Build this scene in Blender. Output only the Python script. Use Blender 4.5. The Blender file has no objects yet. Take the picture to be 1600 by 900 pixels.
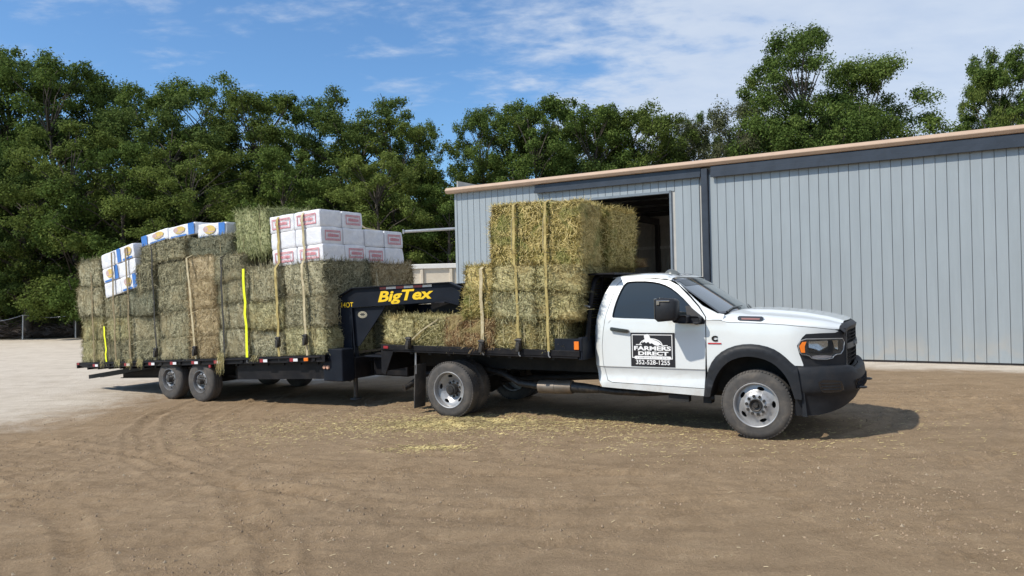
import bpy, bmesh, math, random
import numpy as np
from mathutils import Vector, Matrix, noise as mnoise
random.seed(7); RNG = np.random.default_rng(7)
SC = bpy.context.scene
R = math.radians

# ---------------------------------------------------------------- camera
cam_d = bpy.data.cameras.new('camera'); cam = bpy.data.objects.new('camera', cam_d)
SC.collection.objects.link(cam); SC.camera = cam
cam_d.sensor_width = 36.0; cam_d.lens = 26.0; cam_d.clip_start = 0.05; cam_d.clip_end = 3000
_r = R(1.4)
cam.matrix_world = Matrix(((math.cos(_r), math.sin(_r), 0, 0), (0, 0, -1, 0), (-math.sin(_r), math.cos(_r), 0, 1.875), (0, 0, 0, 1)))
SC.render.resolution_x = 1024; SC.render.resolution_y = 576
SC.view_settings.view_transform = 'Standard'; SC.view_settings.look = 'None'
SC.view_settings.exposure = 0.5; SC.view_settings.gamma = 1.0; SC.view_settings.use_curve_mapping = False

# ---------------------------------------------------------------- sun + sky
SUN_EL = R(47); TRAVEL = Vector((0.88, 0.47, 0)).normalized()
Ldir = Vector((TRAVEL.x * math.cos(SUN_EL), TRAVEL.y * math.cos(SUN_EL), -math.sin(SUN_EL)))
sun_d = bpy.data.lights.new('sun', 'SUN'); sun_d.energy = 3.45; sun_d.angle = R(0.9); sun_d.color = (1, 0.93, 0.81)
sun = bpy.data.objects.new('sun', sun_d); SC.collection.objects.link(sun)
sun.rotation_euler = Ldir.to_track_quat('-Z', 'Y').to_euler(); sun.location = (-20, -10, 30)

world = bpy.data.worlds.new('World'); SC.world = world; world.use_nodes = True
wn = world.node_tree; wn.nodes.clear(); WL = wn.links
def wnode(t, **k):
    n = wn.nodes.new(t)
    for a, b in k.items(): setattr(n, a, b)
    return n
w_out = wnode('ShaderNodeOutputWorld'); w_bg = wnode('ShaderNodeBackground'); w_bg.inputs[1].default_value = 0.095
sky = wnode('ShaderNodeTexSky'); sky.sky_type = 'NISHITA'; sky.sun_disc = False
sky.sun_elevation = SUN_EL; sky.sun_rotation = math.atan2(-TRAVEL.x, -TRAVEL.y)
sky.altitude = 10; sky.air_density = 1.0; sky.dust_density = 0.6; sky.ozone_density = 2.2
geo = wnode('ShaderNodeTexCoord'); sep = wnode('ShaderNodeSeparateXYZ'); WL.new(geo.outputs['Generated'], sep.inputs[0])
def wmath(op, a, b=None, c=None, clamp=False):
    m = wnode('ShaderNodeMath', operation=op); m.use_clamp = clamp
    for i, v in enumerate((a, b, c)):
        if v is None: continue
        if isinstance(v, (int, float)): m.inputs[i].default_value = v
        else: WL.new(v, m.inputs[i])
    return m.outputs[0]
zc = wmath('MAXIMUM', sep.outputs[2], 0.0); den = wmath('ADD', zc, 0.16)
cx = wmath('DIVIDE', sep.outputs[0], den); cy = wmath('DIVIDE', sep.outputs[1], den)
cmb = wnode('ShaderNodeCombineXYZ'); WL.new(cx, cmb.inputs[0]); WL.new(cy, cmb.inputs[1])
def wnoise(scale, detail, rough, dist, sx=1, sy=1, rz=0, off=(0, 0, 0)):
    mp = wnode('ShaderNodeMapping'); mp.inputs['Scale'].default_value = (sx, sy, 1); mp.inputs['Rotation'].default_value = (0, 0, rz); mp.inputs['Location'].default_value = off
    WL.new(cmb.outputs[0], mp.inputs[0]); nz = wnode('ShaderNodeTexNoise'); WL.new(mp.outputs[0], nz.inputs[0])
    nz.inputs['Scale'].default_value = scale; nz.inputs['Detail'].default_value = detail; nz.inputs['Roughness'].default_value = rough; nz.inputs['Distortion'].default_value = dist
    return nz.outputs['Fac']
n1 = wnoise(1.3, 10, 0.58, 0.15, 1.0, 1.3, R(28), (3.1, 1.7, 0))
n2_ = wnoise(5.5, 9, 0.60, 0.2, 1.0, 1.5, R(20), (0.3, 5.0, 0))
# the cloud sheet lies to the right; thin streaks to the left
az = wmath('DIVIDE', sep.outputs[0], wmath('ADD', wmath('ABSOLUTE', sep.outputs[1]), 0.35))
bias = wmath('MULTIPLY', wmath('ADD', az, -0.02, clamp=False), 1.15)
bias = wmath('MINIMUM', wmath('MAXIMUM', wmath('ADD', bias, wmath('MULTIPLY', wmath('MAXIMUM', wmath('MULTIPLY', sep.outputs[1], -1.0), 0.0), 0.20)), -0.05), 0.24)  # more unseen cloud behind the camera: window reflections, added fill on near sides
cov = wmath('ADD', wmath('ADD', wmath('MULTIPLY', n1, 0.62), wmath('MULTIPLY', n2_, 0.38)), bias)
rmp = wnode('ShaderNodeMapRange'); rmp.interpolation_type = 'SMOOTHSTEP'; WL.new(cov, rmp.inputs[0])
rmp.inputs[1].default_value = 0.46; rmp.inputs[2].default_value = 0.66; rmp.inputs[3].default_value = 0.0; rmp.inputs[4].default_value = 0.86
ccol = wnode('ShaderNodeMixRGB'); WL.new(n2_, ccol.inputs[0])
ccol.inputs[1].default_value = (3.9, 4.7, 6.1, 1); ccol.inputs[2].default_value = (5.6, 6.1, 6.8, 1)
skc = wnode('ShaderNodeMixRGB', blend_type='MULTIPLY'); skc.inputs[0].default_value = 1.0
WL.new(sky.outputs[0], skc.inputs[1]); skc.inputs[2].default_value = (0.76, 1.03, 1.24, 1)
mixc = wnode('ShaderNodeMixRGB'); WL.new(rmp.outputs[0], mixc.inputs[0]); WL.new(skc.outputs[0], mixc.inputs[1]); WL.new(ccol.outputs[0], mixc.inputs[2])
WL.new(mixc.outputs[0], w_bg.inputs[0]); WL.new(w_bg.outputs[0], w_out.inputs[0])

# ---------------------------------------------------------------- helpers
def link(o, parent=None):
    SC.collection.objects.link(o)
    if parent is not None: o.parent = parent
    return o
def tag(o, label=None, cat=None, group=None, kind=None):
    if label: o['label'] = label
    if cat: o['category'] = cat
    if group: o['group'] = group
    if kind: o['kind'] = kind
    return o
def empty(name, loc=(0, 0, 0), rz=0, parent=None):
    o = bpy.data.objects.new(name, None); o.location = loc; o.rotation_euler = (0, 0, rz); o.empty_display_size = 0.2
    return link(o, parent)
def copy_tree(o, parent=None):
    c = o.copy(); SC.collection.objects.link(c); c.parent = parent
    for ch in list(o.children): copy_tree(ch, c)
    return c

class MB:
    """collects geometry, then links it as one mesh object"""
    def __init__(s): s.v = []; s.f = []; s.m = []; s.cur = 0
    def add(s, vs, fs):
        b = len(s.v); s.v += [tuple(v) for v in vs]
        for f in fs: s.f.append(tuple(b + i for i in f)); s.m.append(s.cur)
        return s
    def box(s, x0, x1, y0, y1, z0, z1, fn=None):
        vs = [(x, y, z) for z in (z0, z1) for y in (y0, y1) for x in (x0, x1)]
        if fn: vs = [fn(*v) for v in vs]
        return s.add(vs, [(0, 2, 3, 1), (4, 5, 7, 6), (0, 1, 5, 4), (2, 6, 7, 3), (0, 4, 6, 2), (1, 3, 7, 5)])
    def bbox(s, x0, x1, y0, y1, z0, z1, b=0.01, fn=None):
        """box with chamfered edges"""
        vs = []; fs = []
        X = (x0, x1); Y = (y0, y1); Z = (z0, z1); sg = (1, -1); idx = {}
        for i in (0, 1):
            for j in (0, 1):
                for k in (0, 1):
                    for a in range(3):
                        p = [X[i], Y[j], Z[k]]
                        for q, (n, arr) in enumerate(((i, X), (j, Y), (k, Z))):
                            if q != a: p[q] = arr[n] + sg[n] * b
                        idx[(i, j, k, a)] = len(vs); vs.append(tuple(p))
        g = lambda i, j, k, a: idx[(i, j, k, a)]
        for a in range(3):
            for s_ in (0, 1):
                c = []
                for (p, q) in ((0, 0), (0, 1), (1, 1), (1, 0)):
                    t = [0, 0, 0]; t[a] = s_; o = [x for x in range(3) if x != a]; t[o[0]] = p; t[o[1]] = q; c.append(g(*t, a))
                fs.append(tuple(c))
        for a in range(3):      # edges running along axis a
            o = [x for x in range(3) if x != a]
            for p in (0, 1):
                for q in (0, 1):
                    t0 = [0, 0, 0]; t1 = [0, 0, 0]; t0[a] = 0; t1[a] = 1
                    for t in (t0, t1): t[o[0]] = p; t[o[1]] = q
                    fs.append((g(*t0, o[0]), g(*t1, o[0]), g(*t1, o[1]), g(*t0, o[1])))
        for i in (0, 1):
            for j in (0, 1):
                for k in (0, 1): fs.append((g(i, j, k, 0), g(i, j, k, 1), g(i, j, k, 2)))
        if fn: vs = [fn(*v) for v in vs]
        return s.add(vs, fs)
    def tube(s, pts, rad, n=8, cap=True):
        pts = [Vector(p) for p in pts]
        if not hasattr(rad, '__len__'): rad = [rad] * len(pts)
        base = len(s.v); prev = None
        for i, p in enumerate(pts):
            d = (pts[min(i + 1, len(pts) - 1)] - pts[max(i - 1, 0)]).normalized()
            if prev is None:
                a = d.orthogonal().normalized()
            else:
                a = (prev - d * prev.dot(d)); a = a.normalized() if a.length > 1e-5 else d.orthogonal().normalized()
            prev = a; b = d.cross(a)
            for k in range(n):
                t = 2 * math.pi * k / n
                s.v.append(tuple(p + (a * math.cos(t) + b * math.sin(t)) * rad[i]))
        for i in range(len(pts) - 1):
            for k in range(n):
                k2 = (k + 1) % n; s.f.append((base + i * n + k, base + i * n + k2, base + (i + 1) * n + k2, base + (i + 1) * n + k)); s.m.append(s.cur)
        if cap:
            s.f.append(tuple(base + k for k in range(n))[::-1]); s.m.append(s.cur)
            e = base + (len(pts) - 1) * n; s.f.append(tuple(e + k for k in range(n))); s.m.append(s.cur)
        return s
    def lathe(s, prof, n=40, cx=0, cz=0):
        """prof: (r, y) pairs spun about the Y axis through (cx, *, cz)"""
        base = len(s.v)
        for r, y in prof:
            for k in range(n):
                t = 2 * math.pi * k / n; s.v.append((cx + r * math.cos(t), y, cz + r * math.sin(t)))
        for i in range(len(prof) - 1):
            for k in range(n):
                k2 = (k + 1) % n; s.f.append((base + i * n + k, base + i * n + k2, base + (i + 1) * n + k2, base + (i + 1) * n + k)); s.m.append(s.cur)
        return s
    def grid(s, nu, nv, fn, close_u=False):
        base = len(s.v)
        for j in range(nv):
            for i in range(nu): s.v.append(tuple(fn(i / (nu - 1), j / (nv - 1))))
        for j in range(nv - 1):
            for i in range(nu - 1):
                a = base + j * nu + i; s.f.append((a, a + 1, a + nu + 1, a + nu)); s.m.append(s.cur)
        return s
    def prism(s, poly, y0, y1, fn=None):
        """poly in (x, z), extruded along y"""
        n = len(poly); vs = [(x, y0, z) for x, z in poly] + [(x, y1, z) for x, z in poly]
        if fn: vs = [fn(*v) for v in vs]
        fs = [tuple(range(n)), tuple(range(2 * n - 1, n - 1, -1))] + [(i, i + n, (i + 1) % n + n, (i + 1) % n) for i in range(n)]
        return s.add(vs, fs)
    def mesh(s, name, mats, smooth=None, recalc=True):
        me = bpy.data.meshes.new(name); me.from_pydata(s.v, [], s.f)
        if not isinstance(mats, (list, tuple)): mats = [mats]
        for m in mats: me.materials.append(m)
        if len(mats) > 1: me.polygons.foreach_set('material_index', s.m)
        if recalc:
            bm = bmesh.new(); bm.from_mesh(me); bmesh.ops.recalc_face_normals(bm, faces=bm.faces); bm.to_mesh(me); bm.free()
        if smooth is not None: shade(me, smooth)
        return me
    def build(s, name, mats, parent=None, smooth=None, recalc=True):
        o = bpy.data.objects.new(name, s.mesh(name, mats, smooth, recalc)); return link(o, parent)

def shade(me, angle=35):
    me.polygons.foreach_set('use_smooth', [True] * len(me.polygons))
    me.set_sharp_from_angle(angle=R(angle))
def obj(name, me, parent=None): return link(bpy.data.objects.new(name, me), parent)

def chaikin(pts, it=2, closed=True, k=0.25):
    for _ in range(it):
        o = []; n = len(pts)
        rng = range(n) if closed else range(n - 1)
        if not closed: o.append(pts[0])
        for i in rng:
            a, b = pts[i], pts[(i + 1) % n]
            o.append((a[0] * (1 - k) + b[0] * k, a[1] * (1 - k) + b[1] * k)); o.append((a[0] * k + b[0] * (1 - k), a[1] * k + b[1] * (1 - k)))
        if not closed: o.append(pts[-1])
        pts = o
    return pts
def panel(name, outline, fn, mat, parent, holes=(), step=0.07, thick=0.012, want=(0, -1, 0), smooth=40, cuts=()):
    """fills a 2-D outline (with holes), lays it on the surface fn(u, v), gives it thickness"""
    bm = bmesh.new()
    for lp in (outline,) + tuple(holes):
        vs = [bm.verts.new((u, v, 0)) for u, v in lp]
        for i in range(len(vs)): bm.edges.new((vs[i], vs[(i + 1) % len(vs)]))
    bmesh.ops.triangle_fill(bm, use_beauty=True, use_dissolve=False, edges=bm.edges[:])
    us = [p[0] for p in outline]; vs_ = [p[1] for p in outline]
    for ax, lo, hi in ((0, min(us), max(us)), (1, min(vs_), max(vs_))):
        t = lo + step
        while t < hi - 1e-4:
            co = (t, 0, 0) if ax == 0 else (0, t, 0); no = (1, 0, 0) if ax == 0 else (0, 1, 0)
            bmesh.ops.bisect_plane(bm, geom=bm.verts[:] + bm.edges[:] + bm.faces[:], plane_co=co, plane_no=no, dist=1e-5); t += step
    for t in cuts: bmesh.ops.bisect_plane(bm, geom=bm.verts[:] + bm.edges[:] + bm.faces[:], plane_co=(0, t, 0), plane_no=(0, 1, 0), dist=1e-5)
    for v in bm.verts: v.co = Vector(fn(v.co.x, v.co.y))
    bmesh.ops.recalc_face_normals(bm, faces=bm.faces); bm.normal_update()
    w = Vector(want); s = sum(f.normal.dot(w) * f.calc_area() for f in bm.faces)
    if s < 0: bmesh.ops.reverse_faces(bm, faces=bm.faces)
    bm.normal_update()
    if thick:   # plain slab thickness, pushed away from the outer side
        off = -w.normalized() * thick; src = bm.faces[:]; be = [e for e in bm.edges if len(e.link_faces) == 1]; mp = {v: bm.verts.new(v.co + off) for v in bm.verts[:]}
        for f in src: bm.faces.new([mp[v] for v in reversed(f.verts)])
        for e in be:
            lp = e.link_loops[0]; a = lp.vert; b = lp.link_loop_next.vert; bm.faces.new((b, a, mp[a], mp[b]))
    me = bpy.data.meshes.new(name); bm.to_mesh(me); bm.free(); me.materials.append(mat)
    shade(me, smooth); return obj(name, me, parent)
def ribbon(pts, w, th, wdir):
    """flat strap following pts, width w along wdir"""
    mb = MB(); wd = Vector(wdir).normalized() * w / 2; P = [Vector(p) for p in pts]; n = len(P); vs = []
    for i, p in enumerate(P):
        d = (P[min(i + 1, n - 1)] - P[max(i - 1, 0)]).normalized(); nn = d.cross(wd).normalized() * th / 2
        vs += [p - wd - nn, p + wd - nn, p + wd + nn, p - wd + nn]
    fs = []
    for i in range(n - 1):
        for k in range(4):
            k2 = (k + 1) % 4; fs.append((4 * i + k, 4 * i + k2, 4 * i + 4 + k2, 4 * i + 4 + k))
    fs += [(3, 2, 1, 0), tuple(4 * (n - 1) + k for k in range(4))]
    mb.add(vs, fs); return mb
def text_mesh(txt, size, ext=0.002, shear=0.0, bold=0.0, spacing=1.0, width=None):
    cu = bpy.data.curves.new('t', 'FONT'); cu.body = txt; cu.size = size; cu.shear = shear; cu.offset = bold; cu.extrude = ext
    cu.space_character = spacing; cu.align_x = 'CENTER'; cu.align_y = 'CENTER'; cu.resolution_u = 3
    o = bpy.data.objects.new('t', cu); me = bpy.data.meshes.new_from_object(o)
    bpy.data.objects.remove(o); bpy.data.curves.remove(cu)
    if width:
        xs = [v.co.x for v in me.vertices]; k = width / max(1e-6, max(xs) - min(xs))
        for v in me.vertices: v.co.x *= k
    return me
def map_mesh(me, fn):
    for v in me.vertices: v.co = Vector(fn(v.co.x, v.co.y, v.co.z))
    return me

# ---------------------------------------------------------------- materials
class MT:
    def __init__(s, name, rough=0.6, metal=0.0, color=(0.5, 0.5, 0.5), coat=0.0, spec=0.5):
        s.m = bpy.data.materials.new(name); s.m.use_nodes = True; s.nt = s.m.node_tree; s.b = s.nt.nodes['Principled BSDF']
        s.b.inputs['Roughness'].default_value = rough; s.b.inputs['Metallic'].default_value = metal
        s.b.inputs['Base Color'].default_value = (*color, 1); s.b.inputs['Coat Weight'].default_value = coat; s.b.inputs['Coat Roughness'].default_value = 0.06
        s.b.inputs['Specular IOR Level'].default_value = spec
    def n(s, t, **k):
        x = s.nt.nodes.new(t)
        for a, b in k.items(): setattr(x, a, b)
        return x
    def l(s, a, b): s.nt.links.new(a, b)
    def coord(s, kind='Object', scale=(1, 1, 1), rot=(0, 0, 0)):
        tc = s.n('ShaderNodeTexCoord'); mp = s.n('ShaderNodeMapping'); mp.inputs['Scale'].default_value = scale; mp.inputs['Rotation'].default_value = rot
        s.l(tc.outputs[kind], mp.inputs[0]); return mp.outputs[0]
    def noise(s, scale=5, detail=5, rough=0.55, dist=0, vec=None):
        x = s.n('ShaderNodeTexNoise'); x.inputs['Scale'].default_value = scale; x.inputs['Detail'].default_value = detail
        x.inputs['Roughness'].default_value = rough; x.inputs['Distortion'].default_value = dist
        if vec is not None: s.l(vec, x.inputs[0])
        return x.outputs['Fac']
    def ramp(s, fac, stops):
        x = s.n('ShaderNodeValToRGB'); s.l(fac, x.inputs[0]); e = x.color_ramp.elements
        while len(e) < len(stops): e.new(0.5)
        for i, (p, c) in enumerate(stops):
            e[i].position = p; e[i].color = (*c, 1) if len(c) == 3 else c
        return x.outputs[0]
    def mix(s, fac, a, b, mode='MIX'):
        x = s.n('ShaderNodeMixRGB', blend_type=mode)
        for i, v in ((0, fac), (1, a), (2, b)):
            if isinstance(v, (int, float)): x.inputs[i].default_value = v
            elif isinstance(v, tuple): x.inputs[i].default_value = (*v, 1)
            else: s.l(v, x.inputs[i])
        return x.outputs[0]
    def math(s, op, a, b=0.0, clamp=False):
        x = s.n('ShaderNodeMath', operation=op); x.use_clamp = clamp
        for i, v in enumerate((a, b)):
            if isinstance(v, (int, float)): x.inputs[i].default_value = v
            else: s.l(v, x.inputs[i])
        return x.outputs[0]
    def rng(s, v, a, b, c=0.0, d=1.0):
        x = s.n('ShaderNodeMapRange'); x.interpolation_type = 'SMOOTHSTEP'; s.l(v, x.inputs[0])
        for i, q in enumerate((a, b, c, d)): x.inputs[i + 1].default_value = q
        return x.outputs[0]
    def col(s, c): s.l(c, s.b.inputs['Base Color']); return s
    def bump(s, h, strength=0.4, dist=0.02):
        x = s.n('ShaderNodeBump'); x.inputs['Strength'].default_value = strength; x.inputs['Distance'].default_value = dist
        s.l(h, x.inputs['Height']); s.l(x.outputs[0], s.b.inputs['Normal']); return s
def plain(name, color, rough=0.6, metal=0.0, coat=0.0, var=0.12, scale=6, dirt=None, bump=0.0, spec=0.5):
    """solid finish with a little wear: tone varies by noise, optional dust"""
    m = MT(name, rough, metal, color, coat, spec); v = m.coord(); f = m.noise(scale, 6, 0.6, 0.3, v)
    c = m.mix(m.rng(f, 0.3, 0.7), tuple(x * (1 - var) for x in color), tuple(min(1, x * (1 + var)) for x in color))
    if dirt:
        g = m.noise(scale * 0.6, 8, 0.7, 0.5, v); c = m.mix(m.rng(g, 0.42, 0.75, 0, dirt[1]), c, dirt[0])
    m.col(c)
    if bump: m.bump(m.noise(scale * 12, 4, 0.6, 0, v), bump, 0.004)
    return m.m
DUST = (0.25, 0.20, 0.15)
M = {}
M['black'] = plain('black_steel_paint', (0.008, 0.008, 0.010), 0.5, 0, 0, 0.2, 5, (DUST, 0.06), spec=0.18)
M['navy'] = plain('dark_navy_steel', (0.008, 0.011, 0.018), 0.5, 0, 0, 0.2, 4, (DUST, 0.02), spec=0.18)
M['underbody'] = plain('underbody_dark', (0.012, 0.012, 0.012), 0.8, 0, 0, 0.3, 5, (DUST, 0.10))
M['plastic'] = plain('textured_black_plastic', (0.017, 0.019, 0.023), 0.5, 0, 0, 0.08, 9, (DUST, 0.05), 0.2, spec=0.22)
M['gloss_black'] = plain('gloss_black_plastic', (0.012, 0.012, 0.014), 0.15, 0, 0.5, 0.1)
def truck_paint():
    m = MT('white_truck_paint', 0.3, 0, (0.655, 0.685, 0.69), 0.9); v = m.coord(); sp = m.n('ShaderNodeSeparateXYZ'); m.l(v, sp.inputs[0])
    d = m.math('MULTIPLY', m.rng(sp.outputs[2], 0.95, 0.50), m.rng(m.noise(5, 8, 0.7, 0.4, v), 0.35, 0.75)); c = m.mix(m.rng(m.noise(3, 6, 0.6, 0.3, v), 0.3, 0.7), (0.645, 0.675, 0.68), (0.665, 0.695, 0.70))
    m.col(m.mix(m.math('MULTIPLY', d, 0.42), c, (0.40, 0.33, 0.25))); rr = m.math('ADD', m.math('MULTIPLY', d, 0.4), 0.28); m.l(rr, m.b.inputs['Roughness']); return m.m
M['paint'] = truck_paint()
M['rubber'] = plain('tyre_rubber', (0.055, 0.052, 0.05), 0.85, 0, 0, 0.15, 7, ((0.16, 0.135, 0.11), 0.65), 0.3)
M['rubber_side'] = plain('tyre_sidewall', (0.045, 0.045, 0.045), 0.75, 0, 0, 0.12, 9, ((0.13, 0.115, 0.10), 0.45), 0.2)
M['steel'] = plain('silver_wheel_steel', (0.36, 0.36, 0.365), 0.42, 0.45, 0.1, 0.10, 9, ((0.22, 0.20, 0.17), 0.35))
M['alloy'] = plain('grey_wheel_steel', (0.20, 0.205, 0.215), 0.45, 0.6, 0, 0.12, 9, (DUST, 0.4))
M['hub'] = plain('dark_hub_iron', (0.035, 0.034, 0.034), 0.5, 0.5, 0, 0.3, 12, (DUST, 0.3))
M['exhaust'] = plain('dull_exhaust_steel', (0.17, 0.145, 0.12), 0.5, 0.6, 0, 0.25, 5, ((0.20, 0.14, 0.09), 0.5))
M['galv'] = plain('galvanised_steel', (0.42, 0.43, 0.44), 0.45, 0.6, 0, 0.12, 12)
M['red'] = plain('red_reflective_tape', (0.28, 0.012, 0.02), 0.35, 0, 0.3, 0.08)
M['white'] = plain('white_reflective_tape', (0.72, 0.72, 0.74), 0.4, 0, 0.3, 0.05)
M['amber'] = plain('amber_lens', (0.80, 0.19, 0.015), 0.2, 0, 0.8, 0.1)
M['clear_amber'] = plain('pale_amber_lens', (0.5, 0.28, 0.2), 0.2, 0, 0.8, 0.15)
M['chrome'] = plain('lamp_reflector', (0.40, 0.42, 0.44), 0.10, 0.9, 0.3, 0.1, 20)
M['lampdark'] = plain('lamp_housing', (0.05, 0.055, 0.06), 0.2, 0.2, 0.6, 0.2, 14)
M['yellow_letter'] = plain('yellow_lettering', (0.86, 0.56, 0.01), 0.45, 0, 0, 0.03)
M['white_letter'] = plain('white_lettering', (0.78, 0.78, 0.78), 0.5, 0, 0, 0.03)
M['grey_letter'] = plain('grey_print', (0.30, 0.30, 0.31), 0.5, 0, 0, 0.1)
M['signblack'] = plain('black_magnetic_sign', (0.012, 0.012, 0.016), 0.35, 0, 0.3, 0.1)
M['badge_red'] = plain('dark_red_badge', (0.10, 0.022, 0.025), 0.45, 0.2, 0.1, 0.15, 40)
gm = MT('tinted_glass', 0.03, 0, (0.012, 0.016, 0.018), 0.25, 0.6); M['glass'] = gm.m
gm = MT('windscreen_glass', 0.04, 0, (0.045, 0.06, 0.062), 1.0, 0.9); M['screen'] = gm.m
gm = MT('lamp_lens', 0.05, 0, (0.9, 0.93, 0.95), 0.5); gm.b.inputs['Transmission Weight'].default_value = 1.0; gm.b.inputs['IOR'].default_value = 1.06; gm.b.inputs['Coat Weight'].default_value = 0.0; M['lens'] = gm.m
def webbing(name, a, b, rough=0.7):
    m = MT(name, rough); v = m.coord('Object'); m.col(m.mix(m.rng(m.noise(9, 6, 0.65, 0, v), 0.35, 0.65), a, b)); m.bump(m.noise(220, 2, 0.5, 0, v), 0.3, 0.002); return m.m
M['strap_mustard'] = webbing('mustard_webbing', (0.30, 0.23, 0.075), (0.46, 0.37, 0.14))
M['strap_beige'] = webbing('beige_webbing', (0.36, 0.30, 0.17), (0.52, 0.45, 0.29))
M['strap_neon'] = webbing('neon_webbing', (0.72, 0.80, 0.01), (0.82, 0.88, 0.03))
M['strap_dark'] = webbing('dark_webbing', (0.015, 0.015, 0.013), (0.05, 0.045, 0.035))
M['strap_brown'] = webbing('brown_webbing', (0.16, 0.12, 0.06), (0.28, 0.22, 0.12))
def hay(name, dark, mid, light, odd=None, oddamt=0.3):
    m = MT(name, 0.85, 0, mid, 0, 0.25); v = m.coord('Object')
    oi = m.n('ShaderNodeObjectInfo'); off = m.n('ShaderNodeVectorMath', operation='ADD'); sc = m.n('ShaderNodeVectorMath', operation='SCALE'); sc.inputs[3].default_value = 40
    cb = m.n('ShaderNodeCombineXYZ'); m.l(oi.outputs['Random'], cb.inputs[0]); m.l(oi.outputs['Random'], cb.inputs[2]); m.l(cb.outputs[0], sc.inputs[0]); m.l(v, off.inputs[0]); m.l(sc.outputs[0], off.inputs[1])
    vv = off.outputs[0]
    def st(scl, rot, s2, d=1.0):
        mp = m.n('ShaderNodeMapping'); mp.inputs['Scale'].default_value = scl; mp.inputs['Rotation'].default_value = rot; m.l(vv, mp.inputs[0])
        n_ = m.noise(s2, 3, 0.6, d, mp.outputs[0]); return m.math('SUBTRACT', 1.0, m.math('MULTIPLY', m.math('ABSOLUTE', m.math('SUBTRACT', n_, 0.5)), 5.0))
    a = st((4.6, 4.6, 0.9), (0.35, 0.5, 0.2), 5.0); b = st((0.9, 4.6, 4.6), (0.2, -0.6, 0.5), 5.0); a2 = st((4.2, 1.0, 4.2), (-0.6, 0.3, 0.9), 5.0); c = m.noise(2.6, 5, 0.62, 0.6, vv); f3 = m.noise(30, 3, 0.7, 1.0, vv)
    rid = m.math('MAXIMUM', m.math('MAXIMUM', a, b), a2)
    h = m.math('ADD', m.math('ADD', m.math('MULTIPLY', rid, 0.30), m.math('MULTIPLY', f3, 0.42)), m.math('MULTIPLY', c, 0.34))
    isl = m.n('ShaderNodeNewGeometry').outputs['Random Per Island']
    h2 = m.math('ADD', h, m.math('MULTIPLY', m.math('SUBTRACT', isl, 0.5), 0.34))
    h2 = m.math('ADD', h2, m.math('MULTIPLY', m.math('SUBTRACT', oi.outputs['Random'], 0.5), 0.06))
    base = m.ramp(h2, [(0.38, tuple(x * 0.42 for x in dark)), (0.50, dark), (0.60, mid), (0.76, light)])
    if odd: base = m.mix(m.rng(m.noise(2.6, 5, 0.6, 0.8, vv), 0.48, 0.62, 0, oddamt), base, m.mix(0.55, base, odd))
    m.col(base); m.bump(h, 1.0, 0.05); return m.m
H_PALE = hay('pale_green_hay', (0.13, 0.115, 0.042), (0.345, 0.305, 0.125), (0.66, 0.59, 0.31), (0.42, 0.30, 0.11), 0.8)
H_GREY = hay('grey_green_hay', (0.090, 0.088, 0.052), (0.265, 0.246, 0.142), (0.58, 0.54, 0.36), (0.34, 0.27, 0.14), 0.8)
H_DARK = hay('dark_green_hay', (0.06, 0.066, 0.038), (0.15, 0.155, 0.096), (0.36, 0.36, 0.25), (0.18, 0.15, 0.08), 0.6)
H_TAN = hay('tan_straw', (0.17, 0.122, 0.052), (0.43, 0.325, 0.17), (0.72, 0.60, 0.38), (0.36, 0.28, 0.14), 0.7)
H_GOLD = hay('golden_alfalfa', (0.16, 0.13, 0.032), (0.46, 0.365, 0.110), (0.80, 0.65, 0.29), (0.10, 0.17, 0.035), 0.9)
H_GREEN = hay('fresh_green_hay', (0.085, 0.105, 0.036), (0.235, 0.265, 0.105), (0.48, 0.49, 0.26), (0.16, 0.20, 0.06), 0.6)
H_OLIVE = hay('olive_hay', (0.105, 0.100, 0.042), (0.285, 0.265, 0.125), (0.60, 0.56, 0.32), (0.34, 0.26, 0.10), 0.8)
H_RUST = hay('rusty_brown_hay', (0.16, 0.085, 0.035), (0.40, 0.25, 0.115), (0.62, 0.48, 0.26), (0.36, 0.32, 0.13), 1.0)
M['twine'] = plain('baling_twine', (0.42, 0.36, 0.20), 0.8)
def siding(name, c, drk=0.0):
    m = MT(name, 0.42, 0.15, c, 0, 0.4); wp = m.n('ShaderNodeNewGeometry').outputs['Position']; mp_ = m.n('ShaderNodeMapping'); mp_.inputs['Scale'].default_value = (1, 1, 0.12); m.l(wp, mp_.inputs[0]); v = mp_.outputs[0]; oi = m.n('ShaderNodeObjectInfo')
    f = m.noise(5, 6, 0.6, 0.2, v); base = m.mix(m.rng(f, 0.3, 0.7), tuple(x * 0.95 for x in c), tuple(x * 1.04 for x in c))
    g = wp; sp = m.n('ShaderNodeSeparateXYZ'); m.l(g, sp.inputs[0])
    low = m.math('MULTIPLY', m.rng(sp.outputs[2], 0.9, 0.0), m.rng(m.noise(1.6, 6, 0.6, 0.5, g), 0.42, 0.66))
    base = m.mix(m.math('MULTIPLY', low, 0.55), base, (0.44, 0.38, 0.30))
    base = m.mix(m.math('MULTIPLY', oi.outputs['Random'], 0.10), base, tuple(x * 0.86 for x in c)); m.col(base)
    m.bump(m.noise(2.2, 3, 0.5, 0, g), 0.25, 0.02); return m.m
M['siding'] = siding('blue_grey_metal_siding', (0.310, 0.345, 0.365))
M['gutter'] = plain('tan_metal_trim', (0.45, 0.325, 0.235), 0.45, 0.1, 0, 0.06, 3)
M['charcoal'] = plain('charcoal_metal_trim', (0.035, 0.043, 0.057), 0.4, 0.2, 0, 0.15, 3)
M['inner'] = plain('barn_interior_metal', (0.42, 0.41, 0.385), 0.7, 0.1, 0, 0.1, 3)
M['roofin'] = plain('barn_roof_underside', (0.035, 0.032, 0.03), 0.8, 0, 0, 0.2, 3)
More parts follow.
